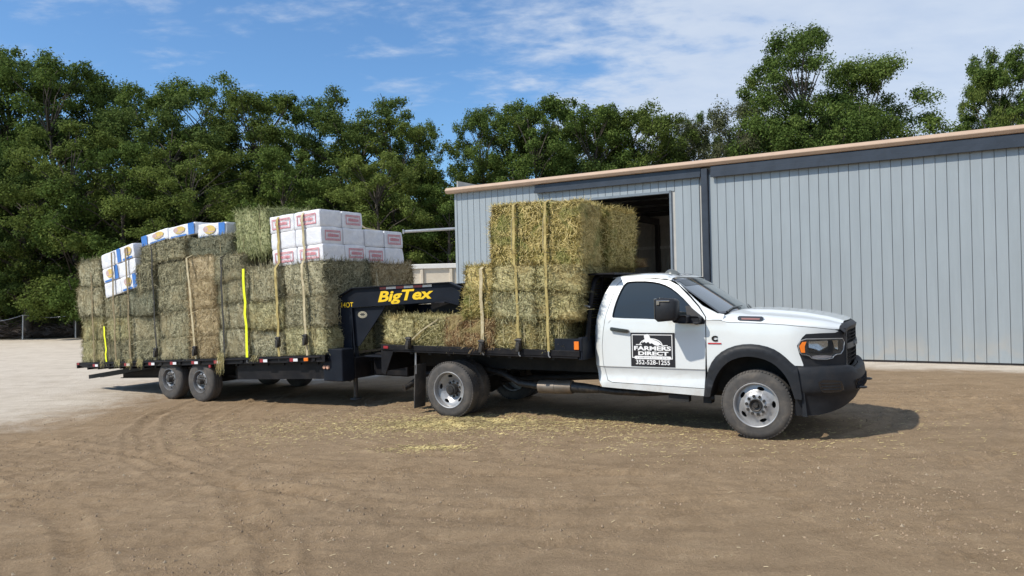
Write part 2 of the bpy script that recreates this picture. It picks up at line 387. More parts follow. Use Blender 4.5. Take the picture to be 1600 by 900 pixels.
M['concrete'] = plain('barn_floor', (0.22, 0.20, 0.17), 0.9, 0, 0, 0.2, 2)
M['cream'] = plain('cream_trailer_paint', (0.62, 0.55, 0.44), 0.55, 0, 0, 0.05, 1.5, ((0.42, 0.33, 0.24), 0.4))
M['creamwhite'] = plain('white_trailer_rail', (0.70, 0.68, 0.64), 0.5, 0, 0, 0.05, 2)
M['bark'] = plain('tree_bark', (0.060, 0.050, 0.040), 0.9, 0, 0, 0.35, 4, ((0.11, 0.10, 0.085), 0.5), 0.8)
M['twig'] = plain('dead_brush', (0.11, 0.085, 0.068), 0.9, 0, 0, 0.4, 1.5)
M['bag'] = None
m = MT('white_plastic_bag', 0.38, 0, (0.78, 0.79, 0.82), 0.2); v = m.coord('Object')
m.col(m.mix(m.rng(m.noise(7, 5, 0.6, 0.5, v), 0.35, 0.7), (0.70, 0.71, 0.75), (0.82, 0.82, 0.84))); m.bump(m.math('ADD', m.noise(9, 6, 0.65, 1.8, v), m.noise(28, 3, 0.6, 2.0, v)), 0.55, 0.02); M['bag'] = m.m
M['print_red'] = plain('pink_red_print', (0.62, 0.24, 0.27), 0.45, 0, 0, 0.15, 25)
M['print_blue'] = plain('blue_print', (0.045, 0.17, 0.50), 0.4, 0, 0, 0.12, 20)
M['print_yellow'] = plain('yellow_print', (0.62, 0.45, 0.13), 0.4, 0, 0, 0.12, 20)
M['print_pink'] = plain('pale_red_print', (0.52, 0.36, 0.33), 0.4, 0, 0, 0.2, 30)
def leafmat(name, a, b, c):
    m = MT(name, 0.85, 0, a, 0, 0.12); isl = m.n('ShaderNodeNewGeometry').outputs['Random Per Island']; v = m.coord('Object')
    f = m.math('ADD', m.math('MULTIPLY', isl, 0.55), m.math('MULTIPLY', m.noise(0.55, 4, 0.6, 0.5, v), 0.6))
    oi = m.n('ShaderNodeObjectInfo'); f = m.math('ADD', f, m.math('MULTIPLY', m.math('SUBTRACT', oi.outputs['Random'], 0.5), 0.25))
    col_ = m.ramp(f, [(0.2, a), (0.55, b), (0.85, c)]); m.col(col_)
    tr = m.n('ShaderNodeBsdfTranslucent'); m.l(col_, tr.inputs[0]); ms = m.n('ShaderNodeMixShader'); ms.inputs[0].default_value = 0.36
    m.l(m.b.outputs[0], ms.inputs[1]); m.l(tr.outputs[0], ms.inputs[2]); m.l(ms.outputs[0], m.nt.nodes['Material Output'].inputs[0]); return m.m
M['leaf_oak'] = leafmat('oak_leaves', (0.048, 0.078, 0.018), (0.092, 0.145, 0.032), (0.160, 0.215, 0.054))
M['leaf_olive'] = leafmat('olive_leaves', (0.062, 0.090, 0.020), (0.120, 0.165, 0.036), (0.195, 0.240, 0.064))
M['leaf_dark'] = leafmat('dark_leaves', (0.038, 0.065, 0.018), (0.072, 0.115, 0.029), (0.125, 0.170, 0.046))
M['leaf_pale'] = leafmat('pale_grey_leaves', (0.050, 0.062, 0.030), (0.095, 0.11, 0.055), (0.16, 0.17, 0.09))
M['leaf_fern'] = leafmat('fern_leaves', (0.03, 0.06, 0.02), (0.06, 0.12, 0.04), (0.10, 0.17, 0.06))

# ---------------------------------------------------------------- ground
BA = Vector((8.085, 16.886, 0)); BW = Vector((0.8588, -0.5123, 0)).normalized(); BM_ = Vector((-BW.y, BW.x, 0))   # barn: origin, along, inward
def sstep(t): t = np.clip(t, 0, 1); return t * t * (3 - 2 * t)
def base_z(x, y): return -0.115 * sstep((-np.asarray(x, float) - 1.0) / 4.3)
def hashn(ix, iy, s):
    h = (ix * 374761393 + iy * 668265263 + s * 974634777) & 0xffffffff; h = ((h ^ (h >> 13)) * 1274126177) & 0xffffffff
    return ((h ^ (h >> 16)) & 0xffff) / 65535.0
def vnoise(x, y, s=0):
    ix = np.floor(x).astype(np.int64); iy = np.floor(y).astype(np.int64); fx = x - ix; fy = y - iy; fx = fx * fx * (3 - 2 * fx); fy = fy * fy * (3 - 2 * fy)
    a = hashn(ix, iy, s); b = hashn(ix + 1, iy, s); c = hashn(ix, iy + 1, s); d = hashn(ix + 1, iy + 1, s)
    return (a * (1 - fx) + b * fx) * (1 - fy) + (c * (1 - fx) + d * fx) * fy
def axis(lo, hi, st, far_lo, far_hi, g=1.18):
    a = list(np.arange(lo, hi, st)); d = st; t = lo; L = []
    while t > far_lo: d *= g; t -= d; L.append(t)
    d = st; t = a[-1]; Rr = []
    while t < far_hi: d *= g; t += d; Rr.append(t)
    return np.array(L[::-1] + a + Rr)
gx = axis(-7.5, 8.5, 0.034, -700, 700, 1.12); gy = axis(3.7, 11.5, 0.030, -500, 900, 1.08)
GX, GY = np.meshgrid(gx, gy); dens = sstep((16 - np.hypot(GX, GY - 3)) / 5)
GZ = base_z(GX, GY)
GZ = GZ + (vnoise(GX * 0.7, GY * 0.7, 1) - 0.5) * 0.022 * dens
stk = vnoise((GX * .94 - GY * .34) * 1.3, (GX * .34 + GY * .94) * 13, 17); GZ = GZ + dens * (1 - np.abs(2 * stk - 1)) ** 3 * 0.016 * sstep((vnoise(GX * .5, GY * .9, 18) - .38) * 4)
for (cx_, cy_, rad_, a0) in ((2.5, 14.2, 8.6, 0.9), (2.9, 14.4, 7.15, 0.9), (-9.5, 2.5, 8.2, 1.0), (-9.0, 2.2, 6.6, 1.0), (6.5, -2.0, 9.6, 0.8), (-3.0, -9.5, 15.2, 0.7), (-3.4, -9.2, 17.0, 0.6), (9.5, 1.5, 7.2, 1.0), (9.9, 1.2, 5.7, 1.0), (0.5, 12.8, 5.4, 0.8), (0.8, 13.0, 6.7, 0.9)):
    dd = np.hypot(GX - cx_, GY - cy_); ang = np.arctan2(GY - cy_, GX - cx_); wv = vnoise(GX * 0.8, GY * 0.8, 9); pr = (dd - rad_) + (wv - 0.5) * 0.25
    inr = np.exp(-(pr / 0.11) ** 2); ed = np.exp(-((np.abs(pr) - 0.17) / 0.05) ** 2)
    lug = (np.sin(ang * rad_ * 2 * math.pi / 0.11 + np.sign(pr) * 1.3 + pr * 9) > 0.1)
    fade = dens * sstep((vnoise(GX * 0.35 + 5, GY * 0.35, 4) - 0.36) * 5)
    GZ = GZ + a0 * fade * (-0.020 * inr + 0.018 * ed + 0.014 * inr * lug)
clod = (1 - np.abs(2 * vnoise(GX * 5, GY * 7, 2) - 1)) * 0.35 + (1 - np.abs(2 * vnoise(GX * 11, GY * 13, 3) - 1)) * 0.28 + vnoise(GX * 23, GY * 25, 13) * 0.25; rough_ = sstep((vnoise(GX * 0.55, GY * 0.8, 6) - 0.32) * 3)
GZ = GZ + dens * (0.25 + 0.9 * rough_) * (clod - 0.4) * 0.046 + dens * np.maximum(0, vnoise(GX * 5.1, GY * 8.3, 12) - 0.72) * 0.09 * rough_
nx, ny = len(gx), len(gy); co = np.stack([GX, GY, GZ], -1).reshape(-1, 3).astype(np.float32)
ii = np.arange(ny - 1)[:, None] * nx + np.arange(nx - 1)[None, :]; quads = np.stack([ii, ii + 1, ii + nx + 1, ii + nx], -1).reshape(-1, 4)
def np_mesh(name, co, quads, mats, smooth=False):
    me = bpy.data.meshes.new(name); k = quads.shape[1]
    me.vertices.add(len(co)); me.vertices.foreach_set('co', np.ascontiguousarray(co, dtype=np.float32).ravel())
    me.loops.add(quads.size); me.loops.foreach_set('vertex_index', quads.ravel().astype(np.int32))
    me.polygons.add(len(quads)); me.polygons.foreach_set('loop_start', np.arange(0, quads.size, k, dtype=np.int32))
    if smooth: me.polygons.foreach_set('use_smooth', np.ones(len(quads), dtype=bool))
    for m_ in (mats if isinstance(mats, (list, tuple)) else [mats]): me.materials.append(m_)
    me.update(calc_edges=True); me.validate(); return me
g = MT('dirt_and_sand', 0.95, 0, (0.2, 0.15, 0.1), 0, 0.15); gv = g.coord('Object')
sp = g.n('ShaderNodeSeparateXYZ'); g.l(gv, sp.inputs[0]); X_, Y_ = sp.outputs[0], sp.outputs[1]
big = g.noise(0.32, 5, 0.6, 0.6, gv); mid = g.noise(2.4, 8, 0.68, 0.4, gv); fine = g.noise(38, 6, 0.8, 0.3, gv)
stv = g.coord('Object', (0.35, 2.2, 1), (0, 0, R(-14))); streak = g.noise(1.5, 7, 0.7, 0.8, stv)
tone = g.math('ADD', g.math('MULTIPLY', mid, 0.33), g.math('ADD', g.math('MULTIPLY', streak, 0.30), g.math('MULTIPLY', fine, 0.37)))
dirt = g.ramp(tone, [(0.30, (0.125, 0.083, 0.048)), (0.43, (0.232, 0.163, 0.098)), (0.54, (0.310, 0.222, 0.136)), (0.68, (0.44, 0.335, 0.218))])
dirt = g.mix(g.rng(big, 0.35, 0.7, 0, 0.5), dirt, g.mix(0.5, dirt, (0.24, 0.185, 0.13)))
vor = g.n('ShaderNodeTexVoronoi'); vor.inputs['Scale'].default_value = 24; g.l(gv, vor.inputs[0])
peb = g.rng(vor.outputs['Distance'], 0.13, 0.08); sel = g.rng(g.noise(5, 3, 0.6, 0, gv), 0.56, 0.64)
dirt = g.mix(g.math('MULTIPLY', g.math('MULTIPLY', peb, sel), 0.55), dirt, (0.42, 0.37, 0.28))
sand = g.ramp(g.math('ADD', g.math('MULTIPLY', mid, 0.5), g.math('MULTIPLY', streak, 0.5)), [(0.3, (0.40, 0.34, 0.27)), (0.5, (0.54, 0.475, 0.395)), (0.7, (0.64, 0.58, 0.50))])
# pale sand: left part of the yard, the strip along the barn and everything far behind
wob = g.math('MULTIPLY', g.math('SUBTRACT', g.noise(0.8, 9, 0.78, 1.0, gv), 0.5), 4.6)
d1 = g.math('ADD', g.math('MULTIPLY', g.math('ADD', X_, 7.15), -1.0), g.math('MULTIPLY', g.math('SUBTRACT', Y_, 13.0), 0.12))
f1 = g.math('MULTIPLY', g.rng(g.math('ADD', d1, wob), -0.6, 2.0), g.rng(g.math('ADD', Y_, wob), 10.2, 12.6))
bd = g.math('ADD', g.math('MULTIPLY', g.math('SUBTRACT', X_, BA.x), BM_.x), g.math('MULTIPLY', g.math('SUBTRACT', Y_, BA.y), BM_.y))
f2 = g.rng(g.math('ADD', bd, g.math('MULTIPLY', wob, 0.5)), -1.9, -0.7)
f3 = g.rng(g.math('ADD', Y_, g.math('MULTIPLY', wob, 1.0)), 15.5, 18.0)
smask = g.math('MAXIMUM', g.math('MAXIMUM', f1, f2), f3)
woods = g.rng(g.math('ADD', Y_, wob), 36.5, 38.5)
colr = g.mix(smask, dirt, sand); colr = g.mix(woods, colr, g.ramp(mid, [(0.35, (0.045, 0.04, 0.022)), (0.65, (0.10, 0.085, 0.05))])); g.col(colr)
g.bump(g.math('ADD', g.math('ADD', g.math('MULTIPLY', fine, 0.5), g.math('MULTIPLY', mid, 0.7)), g.math('MULTIPLY', g.math('MULTIPLY', peb, sel), 0.4)), 1.0, 0.05)
ground = obj('ground', np_mesh('ground', co, quads, g.m, True)); tag(ground, 'brown dirt yard turning to pale sand on the left', kind='structure')

# scattered hay, chaff and pebbles
def scatter(n, px, py, ln, wd, up, mat, name, label, kind='stuff'):
    a = RNG.uniform(0, 2 * math.pi, n); L = ln * RNG.uniform(0.4, 1.3, n); tz = RNG.uniform(-0.15, 0.3, n)
    dx = np.cos(a) * L / 2; dy = np.sin(a) * L / 2; ox = -np.sin(a) * wd / 2; oy = np.cos(a) * wd / 2
    z = gz_at(px, py) + up
    P = np.stack([np.stack([px - dx - ox, py - dy - oy, z], -1), np.stack([px + dx - ox, py + dy - oy, z + tz * L], -1),
                  np.stack([px + dx + ox, py + dy + oy, z + tz * L + 0.002], -1), np.stack([px - dx + ox, py - dy + oy, z + 0.002], -1)], 1).reshape(-1, 3)
    o = obj(name, np_mesh(name, P, np.arange(4 * n).reshape(-1, 4), mat)); return tag(o, label, 'hay' if 'hay' in name else 'debris', kind=kind)
def gz_at(px, py):
    i = np.clip(np.searchsorted(gx, px) - 1, 0, nx - 2); j = np.clip(np.searchsorted(gy, py) - 1, 0, ny - 2)
    u = (px - gx[i]) / (gx[i + 1] - gx[i]); v = (py - gy[j]) / (gy[j + 1] - gy[j])
    return (GZ[j, i] * (1 - u) + GZ[j, i + 1] * u) * (1 - v) + (GZ[j + 1, i] * (1 - u) + GZ[j + 1, i + 1] * u) * v
n = 17000
cl = RNG.choice(5, n, p=[0.42, 0.22, 0.16, 0.06, 0.14]); cxs = np.array([-0.9, 0.6, -2.6, -1.05, 2.2])[cl]; cys = np.array([10.35, 10.1, 10.6, 8.75, 9.2])[cl]
sx = np.array([0.6, 0.9, 1.0, 0.28, 1.7])[cl]; sy = np.array([0.30, 0.42, 0.6, 0.11, 0.7])[cl]
scatter(n, cxs + RNG.normal(0, 1, n) * sx, cys + RNG.normal(0, 1, n) * sy, 0.042, 0.003, 0.004, plain('loose_hay', (0.52, 0.43, 0.20), 0.9, var=0.45, scale=3), 'scattered_hay', 'loose yellow hay strewn on the dirt beside the rear truck wheels')
n = 2600; rx_ = RNG.uniform(-9, 11, n); ry_ = 3.5 + RNG.uniform(0, 1, n) ** 1.3 * 13
scatter(n, rx_, ry_, 0.035, 0.004, 0.005, plain('dry_chaff', (0.42, 0.34, 0.21), 0.9, var=0.4, scale=3), 'scattered_chaff', 'pale bits of straw and chaff spread over the open dirt')
mbp = MB()
for i in range(900):
    x = random.uniform(-8, 9); y = 3.6 + random.random() ** 1.4 * 10; r_ = random.choice([0.006, 0.008, 0.010, 0.014]) * random.uniform(0.7, 1.4); z = float(gz_at(np.array([x]), np.array([y]))[0])
    s = [random.uniform(0.7, 1.3) for _ in range(6)]
    mbp.add([(x - r_ * s[0], y, z), (x, y - r_ * s[1], z), (x + r_ * s[2], y, z), (x, y + r_ * s[3], z), (x, y, z + r_ * s[4]), (x, y, z - r_)], [(0, 1, 4), (1, 2, 4), (2, 3, 4), (3, 0, 4), (1, 0, 5), (2, 1, 5), (3, 2, 5), (0, 3, 5)])
tag(mbp.build('loose_pebbles', plain('pebble_stone', (0.27, 0.215, 0.15), 0.9, var=0.4, scale=2), None, None, False), 'small pebbles and clods lying on the dirt yard', 'pebbles', kind='stuff')
# crumbly clods of the same dirt, thickest where the yard is churned
mbc = MB(); RC = random.Random(21); n_c = 0; bx8 = [(0, 1, 4), (1, 2, 4), (2, 3, 4), (3, 0, 4), (1, 0, 5), (2, 1, 5), (3, 2, 5), (0, 3, 5)]
cxy = []
while len(cxy) < 11000:
    x = RC.uniform(-8.5, 9.5); y = 3.75 + RC.random() ** 1.5 * 8.5
    w_ = vnoise(np.array([x * .55]), np.array([y * .8]), 6)[0]; w2 = vnoise(np.array([x * 2.3]), np.array([y * 3.1]), 8)[0]
    if RC.random() < max(0.04, (w_ - .25) * 1.6) * (w2 ** 1.5) * 1.6: cxy.append((x, y))
A_ = np.array(cxy); Zc = gz_at(A_[:, 0], A_[:, 1])
for (x, y), z in zip(cxy, Zc):
    r_ = 0.005 + 0.011 * RC.random() ** 2.5; q = [RC.uniform(.6, 1.4) for _ in range(5)]; z = float(z)
    mbc.add([(x - r_ * q[0], y, z), (x, y - r_ * q[1], z), (x + r_ * q[2], y, z), (x, y + r_ * q[3], z), (x, y, z + r_ * q[4]), (x, y, z - r_)], bx8)
tag(mbc.build('loose_clods', plain('dirt_clod', (0.24, 0.175, 0.115), 0.95, var=0.35, scale=2), None, None, False), 'crumbly dirt clods over the churned parts of the yard', 'clods', kind='stuff')

# ---------------------------------------------------------------- barn (local x runs along the front wall, y goes inward)
BARN = empty('metal_barn', BA, math.atan2(BW.y, BW.x)); tag(BARN, 'long blue-grey metal barn with tan eave trim and an open doorway behind the truck', 'barn')
SP = 0.2155; S0 = -11.33; EAVE = 4.84; OPL, OPR, OPT = -8.31, -4.56, 4.29; SEND = 9.2; DEP = 12.0
def siding_mesh(h, w=SP):
    """one sheet: flat face, small stepped rib at its right edge, recessed joint"""
    prof = [(0.002, 0.012), (0.002, -0.006), (0.006, -0.010), (w - 0.030, -0.010), (w - 0.026, -0.014), (w - 0.011, -0.014), (w - 0.009, -0.006), (w - 0.002, 0.000), (w - 0.002, 0.012)]
    mb = MB(); n = len(prof); mb.add([(x, y, 0) for x, y in prof] + [(x, y, h) for x, y in prof], [(i, i + 1, i + 1 + n, i + n) for i in range(n - 1)] + [tuple(range(n))[::-1], tuple(range(n, 2 * n))])
    return mb.mesh('siding_panel', M['siding'])
full = siding_mesh(EAVE - 0.05); head = siding_mesh(4.62 - OPT); full2 = siding_mesh(4.60 - 0.05)
s = S0; k = 0
while s < -3.70 - SP * 0.5:
    if s + SP > OPL + 0.03 and s < OPR - SP * 0.4:
        o = obj('siding_panel', head, BARN); o.location = (s, 0, OPT)
    else:
        o = obj('siding_panel', full if s < -8.3 else full2, BARN); o.location = (s, random.uniform(-.002, .002), 0.05)
    s += SP
s = -3.53
while s < SEND:
    if 3.7 < s < 8.6: s += SP; continue      # unseen second bay right of the frame, added to let sunlight inside
    o = obj('siding_panel', full2, BARN); o.location = (s, -0.07 + random.uniform(-.002, .002), 0.05); s += SP
for q in ((S0, OPL, 0.0), (OPR, 3.8, 0.0), (8.6, SEND, 0.0), (OPL, OPR, OPT + 0.02)): MB().box(q[0], q[1], 0.014, 0.05, q[2], 4.8).build('wall_backing', M['inner'], BARN)
mb = MB(); mb.box(OPR - 0.015, OPR + 0.035, -0.035, 0.11, 0.0, OPT + 0.02); mb.box(OPL - 0.03, OPR + 0.02, -0.035, 0.11, OPT - 0.05, OPT + 0.012); mb.box(OPL - 0.05, OPL, -0.035, 0.11, 0, OPT); mb.build('door_frame', plain('door_frame_trim', (0.16, 0.19, 0.22), 0.4), BARN)
mb = MB(); mb.bbox(-3.70, -3.535, -0.17, -0.03, 0.0, 4.76, 0.012); mb.build('door_post', M['charcoal'], BARN)
# sliding-door track cover: two stepped channels
mb = MB(); mb.bbox(-8.52, -3.72, -0.11, -0.03, 4.60, 4.80, 0.008); mb.bbox(-8.52, -3.72, -0.15, -0.112, 4.56, 4.64, 0.006); mb.bbox(-3.45, SEND, -0.17, -0.08, 4.60, 4.80, 0.008); mb.bbox(-3.45, SEND, -0.21, -0.172, 4.52, 4.66, 0.006); mb.build('door_track', M['charcoal'], BARN)
# gutter: bevelled tan box with a rolled top lip
gp = [(-0.02, 4.81), (-0.17, 4.81), (-0.20, 4.82), (-0.245, 4.885), (-0.245, 4.90), (-0.19, 4.965), (-0.17, 4.98), (-0.05, 4.99), (-0.02, 4.9)]
mb = MB(); n = len(gp); mb.add([(-11.58, y, z) for y, z in gp] + [(SEND, y, z) for y, z in gp], [tuple(range(n)), tuple(range(2 * n - 1, n - 1, -1))] + [(i, i + n, (i + 1) % n + n, (i + 1) % n) for i in range(n)])
mb.build('eave_gutter', M['gutter'], BARN)
mb = MB(); mb.box(S0 - 0.1, SEND, -0.05, 0.06, 0.0, 0.045); mb.build('base_trim', plain('barn_base_trim', (0.05, 0.042, 0.04), 0.7), BARN)
mb = MB(); mb.bbox(S0 - 0.05, S0 + 0.035, -0.03, 0.06, 0, EAVE, 0.006); mb.build('corner_trim', M['siding'], BARN)
# shell behind the front wall
end_panel = siding_mesh(4.8)
for k in range(int(DEP / SP)):
    o = obj('siding_panel', end_panel, BARN); o.location = (S0, (k + 1) * SP, 0.02); o.rotation_euler = (0, 0, -math.pi / 2)
mb = MB(); mb.box(S0, S0 + 0.03, 0.05, DEP, 0, 5.2); mb.build('end_wall', M['inner'], BARN)  # left end only; the unseen right end is left open to admit skylight
mb = MB(); mb.add([(S0 - 0.1, -0.05, 5.0), (SEND, -0.05, 5.0), (SEND, DEP / 2, 5.42), (S0 - 0.1, DEP / 2, 5.42), (S0 - 0.1, DEP + 0.1, 5.0), (SEND, DEP + 0.1, 5.0)], [(0, 1, 2, 3), (3, 2, 5, 4)]); mb.build('roof', plain('pale_metal_roof', (0.45, 0.43, 0.40), 0.4, 0.4), BARN)
mb = MB()
for k in range(9): y = 0.5 + k * 1.35; zz = 4.90 + 0.42 * (1 - abs(y - 6) / 6); mb.box(S0 + 0.05, SEND, y, y + 0.07, zz - 0.2, zz - 0.02)
mb.build('roof_purlins', M['roofin'], BARN)
mb = MB()
for x in (-9.2, -3.9, 1.5, 6.9): mb.box(x, x + 0.16, 0.1, DEP - 0.1, 4.42, 4.68); mb.box(x, x + 0.16, DEP - 0.35, DEP - 0.1, 0, 4.5)
mb.build('roof_beams', M['roofin'], BARN)
bw = MB(); x = S0 + 0.1; pm = siding_mesh(4.42, 0.30); pm.materials[0] = M['inner']
while x < 2:
    o = obj('siding_panel', pm, BARN); o.location = (x, DEP - 0.02, 0.0); x += 0.30
mb = MB(); mb.box(S0, SEND, DEP, DEP + 0.03, 0, 5.0); mb.box(S0, SEND, DEP - 0.16, DEP - 0.05, 4.42, 5.0); mb.build('rear_wall', M['inner'], BARN)
mb = MB(); mb.box(S0 + 0.1, SEND, DEP - 0.14, DEP - 0.06, 3.40, 3.52); mb.box(S0 + 0.1, SEND, DEP - 0.14, DEP - 0.06, 1.6, 1.72); mb.build('wall_girt', plain('pale_girt', (0.55, 0.55, 0.53), 0.5), BARN)
mb = MB(); mb.box(S0 + 0.03, SEND - 0.05, 0.06, DEP, -0.02, 0.012); mb.build('floor', M['concrete'], BARN)
# pale pole reaching out from the corner of the barn
mb = MB(); mb.tube([(-1.70, 24.0, 3.85), (-3.46, 24.0, 3.79)], 0.045, 10); mb.tube([(-1.70, 24.0, 3.85), (-1.2, 24.0, 3.86)], 0.03, 8); mb.box(-1.66, -1.60, 23.93, 24.07, 0.0, 3.95); mb.box(-3.50, -3.455, 23.94, 24.06, 3.72, 3.86)
tag(mb.build('metal_pole', M['galv'], None, 30), 'pale horizontal metal pole sticking out to the left of the barn corner', 'pole')

# ---------------------------------------------------------------- cream cargo trailer behind the gooseneck
CT = empty('cargo_trailer', (-2.55, 25.2, -0.1), R(-2)); tag(CT, 'cream dump trailer with white top rail parked beside the barn corner', 'trailer')
mb = MB(); mb.box(-2.6, 2.6, -0.04, 0.0, 1.12, 2.70); mb.box(-2.6, 2.6, 2.1, 2.14, 1.12, 2.70); mb.box(-2.6, -2.56, 0, 2.1, 1.12, 2.7); mb.box(2.56, 2.6, 0, 2.1, 1.12, 2.7); mb.box(-2.6, 2.6, 0, 2.1, 1.08, 1.12); mb.build('side_wall', M['cream'], CT)
mb = MB(); mb.bbox(-2.66, 2.66, -0.12, 0.02, 2.70, 2.86, 0.015); mb.bbox(-2.66, 2.66, 2.08, 2.22, 2.70, 2.86, 0.015); mb.build('top_rail', M['creamwhite'], CT)
mb = MB(); mb.bbox(-2.64, 2.64, -0.10, 0.02, 1.30, 1.40, 0.01); mb.bbox(-2.64, 2.64, -0.12, 0.02, 1.0, 1.12, 0.01); mb.build('lower_rail', M['creamwhite'], CT)
rib = MB().bbox(-0.05, 0.05, -0.10, 0.0, 1.12, 2.70, 0.01).mesh('side_rib', M['cream'])
for i in range(6):
    o = obj('side_rib', rib, CT); o.location = (-2.5 + i * 1.0, 0, 0)
hk = MB().tube([(0, -0.13, 1.30), (0, -0.16, 1.22), (0, -0.12, 1.15)], 0.022, 6).mesh('tie_hook', M['hub'])
for i in range(9):
    o = obj('tie_hook', hk, CT); o.location = (-2.2 + i * 0.52, 0, 0)
mb = MB(); mb.box(-2.6, 3.4, 0.5, 0.62, 0.7, 1.0); mb.box(-2.6, 3.4, 1.5, 1.62, 0.7, 1.0); mb.build('frame', M['black'], CT)
for x in (-0.5, 0.45):
    w = MB().lathe([(0.2, -0.12), (0.36, -0.12), (0.39, -0.08), (0.39, 0.08), (0.36, 0.12), (0.2, 0.12)], 24).build('wheel', M['rubber'], CT, 40); w.location = (x, 0.12, 0.39)

# ---------------------------------------------------------------- chain-link fence and brush at the left
FN = empty('chain_link_fence', (-21.0, 37.3, 0)); tag(FN, 'grey chain-link fence with leaning posts along the edge of the woods', 'fence')
FA, FB = Vector((-8.5, -0.9, 0)), Vector((5.2, 0.9, 0)); FD = (FB - FA)
posts = [0.0, 0.165, 0.36, 0.54, 0.74, 0.90, 1.0]; pt = []
for i, t in enumerate(posts):
    p = FA + FD * t; h = 1.12 if i < 3 else 1.05; top = p + Vector((random.uniform(-.06, .06), 0, h)); pt.append(top)
    MB().tube([p + Vector((0, 0, -0.15)), top], 0.035, 8).build('post', M['galv'], FN, 40)
line = []
for i in range(len(pt) - 1):
    for q in range(8):
        t = q / 8; p = pt[i].lerp(pt[i + 1], t); sag = (0.28 if i in (1,) else 0.12) * math.sin(math.pi * t); line.append(p - Vector((0, 0, sag)))
line.append(pt[-1])
MB().tube(line, 0.014, 5).build('top_wire', M['galv'], FN)
mb = MB(); N = 150
def ftop(t):
    u = t * (len(line) - 1); i = min(int(u), len(line) - 2); return line[i].lerp(line[i + 1], u - i)
for i in range(N):
    for dr in (1, -1):
        a = i / N; b = a + dr * 0.075
        p0 = FA + FD * a; 
        if 0 <= b <= 1: p1 = ftop(b); mb.tube([(p0.x, p0.y, 0.0), p1], 0.0038, 3, False)
mb.build('wire_mesh', M['hub'], FN)
mb = MB(); RB = random.Random(3)
for i in range(2600):
    x = RB.uniform(-31, -14); y = RB.uniform(38.0, 40.2); hh = 0.85 * (1 - ((y - 39.2) / 1.6) ** 2) * (0.7 + 0.3 * math.sin(x * 1.1)); z = RB.uniform(0, max(0.05, hh)); a = RB.uniform(0, math.pi); l = RB.uniform(0.3, 1.4); e = RB.uniform(-0.3, 0.4)
    p = Vector((x, y, z)); d = Vector((math.cos(a) * math.cos(e), math.sin(a) * 0.5, math.sin(e))) * l
    mb.tube([p, p + d * 0.5 + Vector((0, 0, 0.05)), p + d], [0.03, 0.022, 0.01], 3, False)
tag(mb.build('brush_pile', M['twig']), 'low brown heap of dead brush behind the chain-link fence', 'brush', kind='stuff')

# ---------------------------------------------------------------- foliage
def leaves_mesh(name, P, Nrm, size, mat, rng):
    n = len(P); up = rng.normal(0, 1, (n, 3)); T = np.cross(Nrm, up); T /= np.linalg.norm(T, axis=1, keepdims=True) + 1e-9; B = np.cross(Nrm, T)
    s_ = (size * rng.uniform(0.6, 1.35, n))[:, None]; asp = rng.uniform(0.45, 0.8, n)[:, None]
    q = np.stack([P - T * s_, P - B * s_ * asp + Nrm * s_ * 0.15, P + T * s_, P + B * s_ * asp + Nrm * s_ * 0.15], 1).reshape(-1, 3)
    return np_mesh(name, q, np.arange(4 * n).reshape(-1, 4), mat)
def clump_points(c, r, n, rng, flat=0.75, shell=0.6):
    d = rng.normal(0, 1, (n, 3)); d /= np.linalg.norm(d, axis=1, keepdims=True)
    rr = (shell + (1 - shell) * rng.uniform(0, 1, n) ** 0.7)[:, None] * (1 + 0.22 * rng.normal(0, 1, (n, 1)))
    p = c + d * rr * r * np.array([1, 1, flat]); nn = d + np.array([0, 0, 0.55]) + rng.normal(0, 0.65, (n, 3)); nn /= np.linalg.norm(nn, axis=1, keepdims=True)
    return p, nn
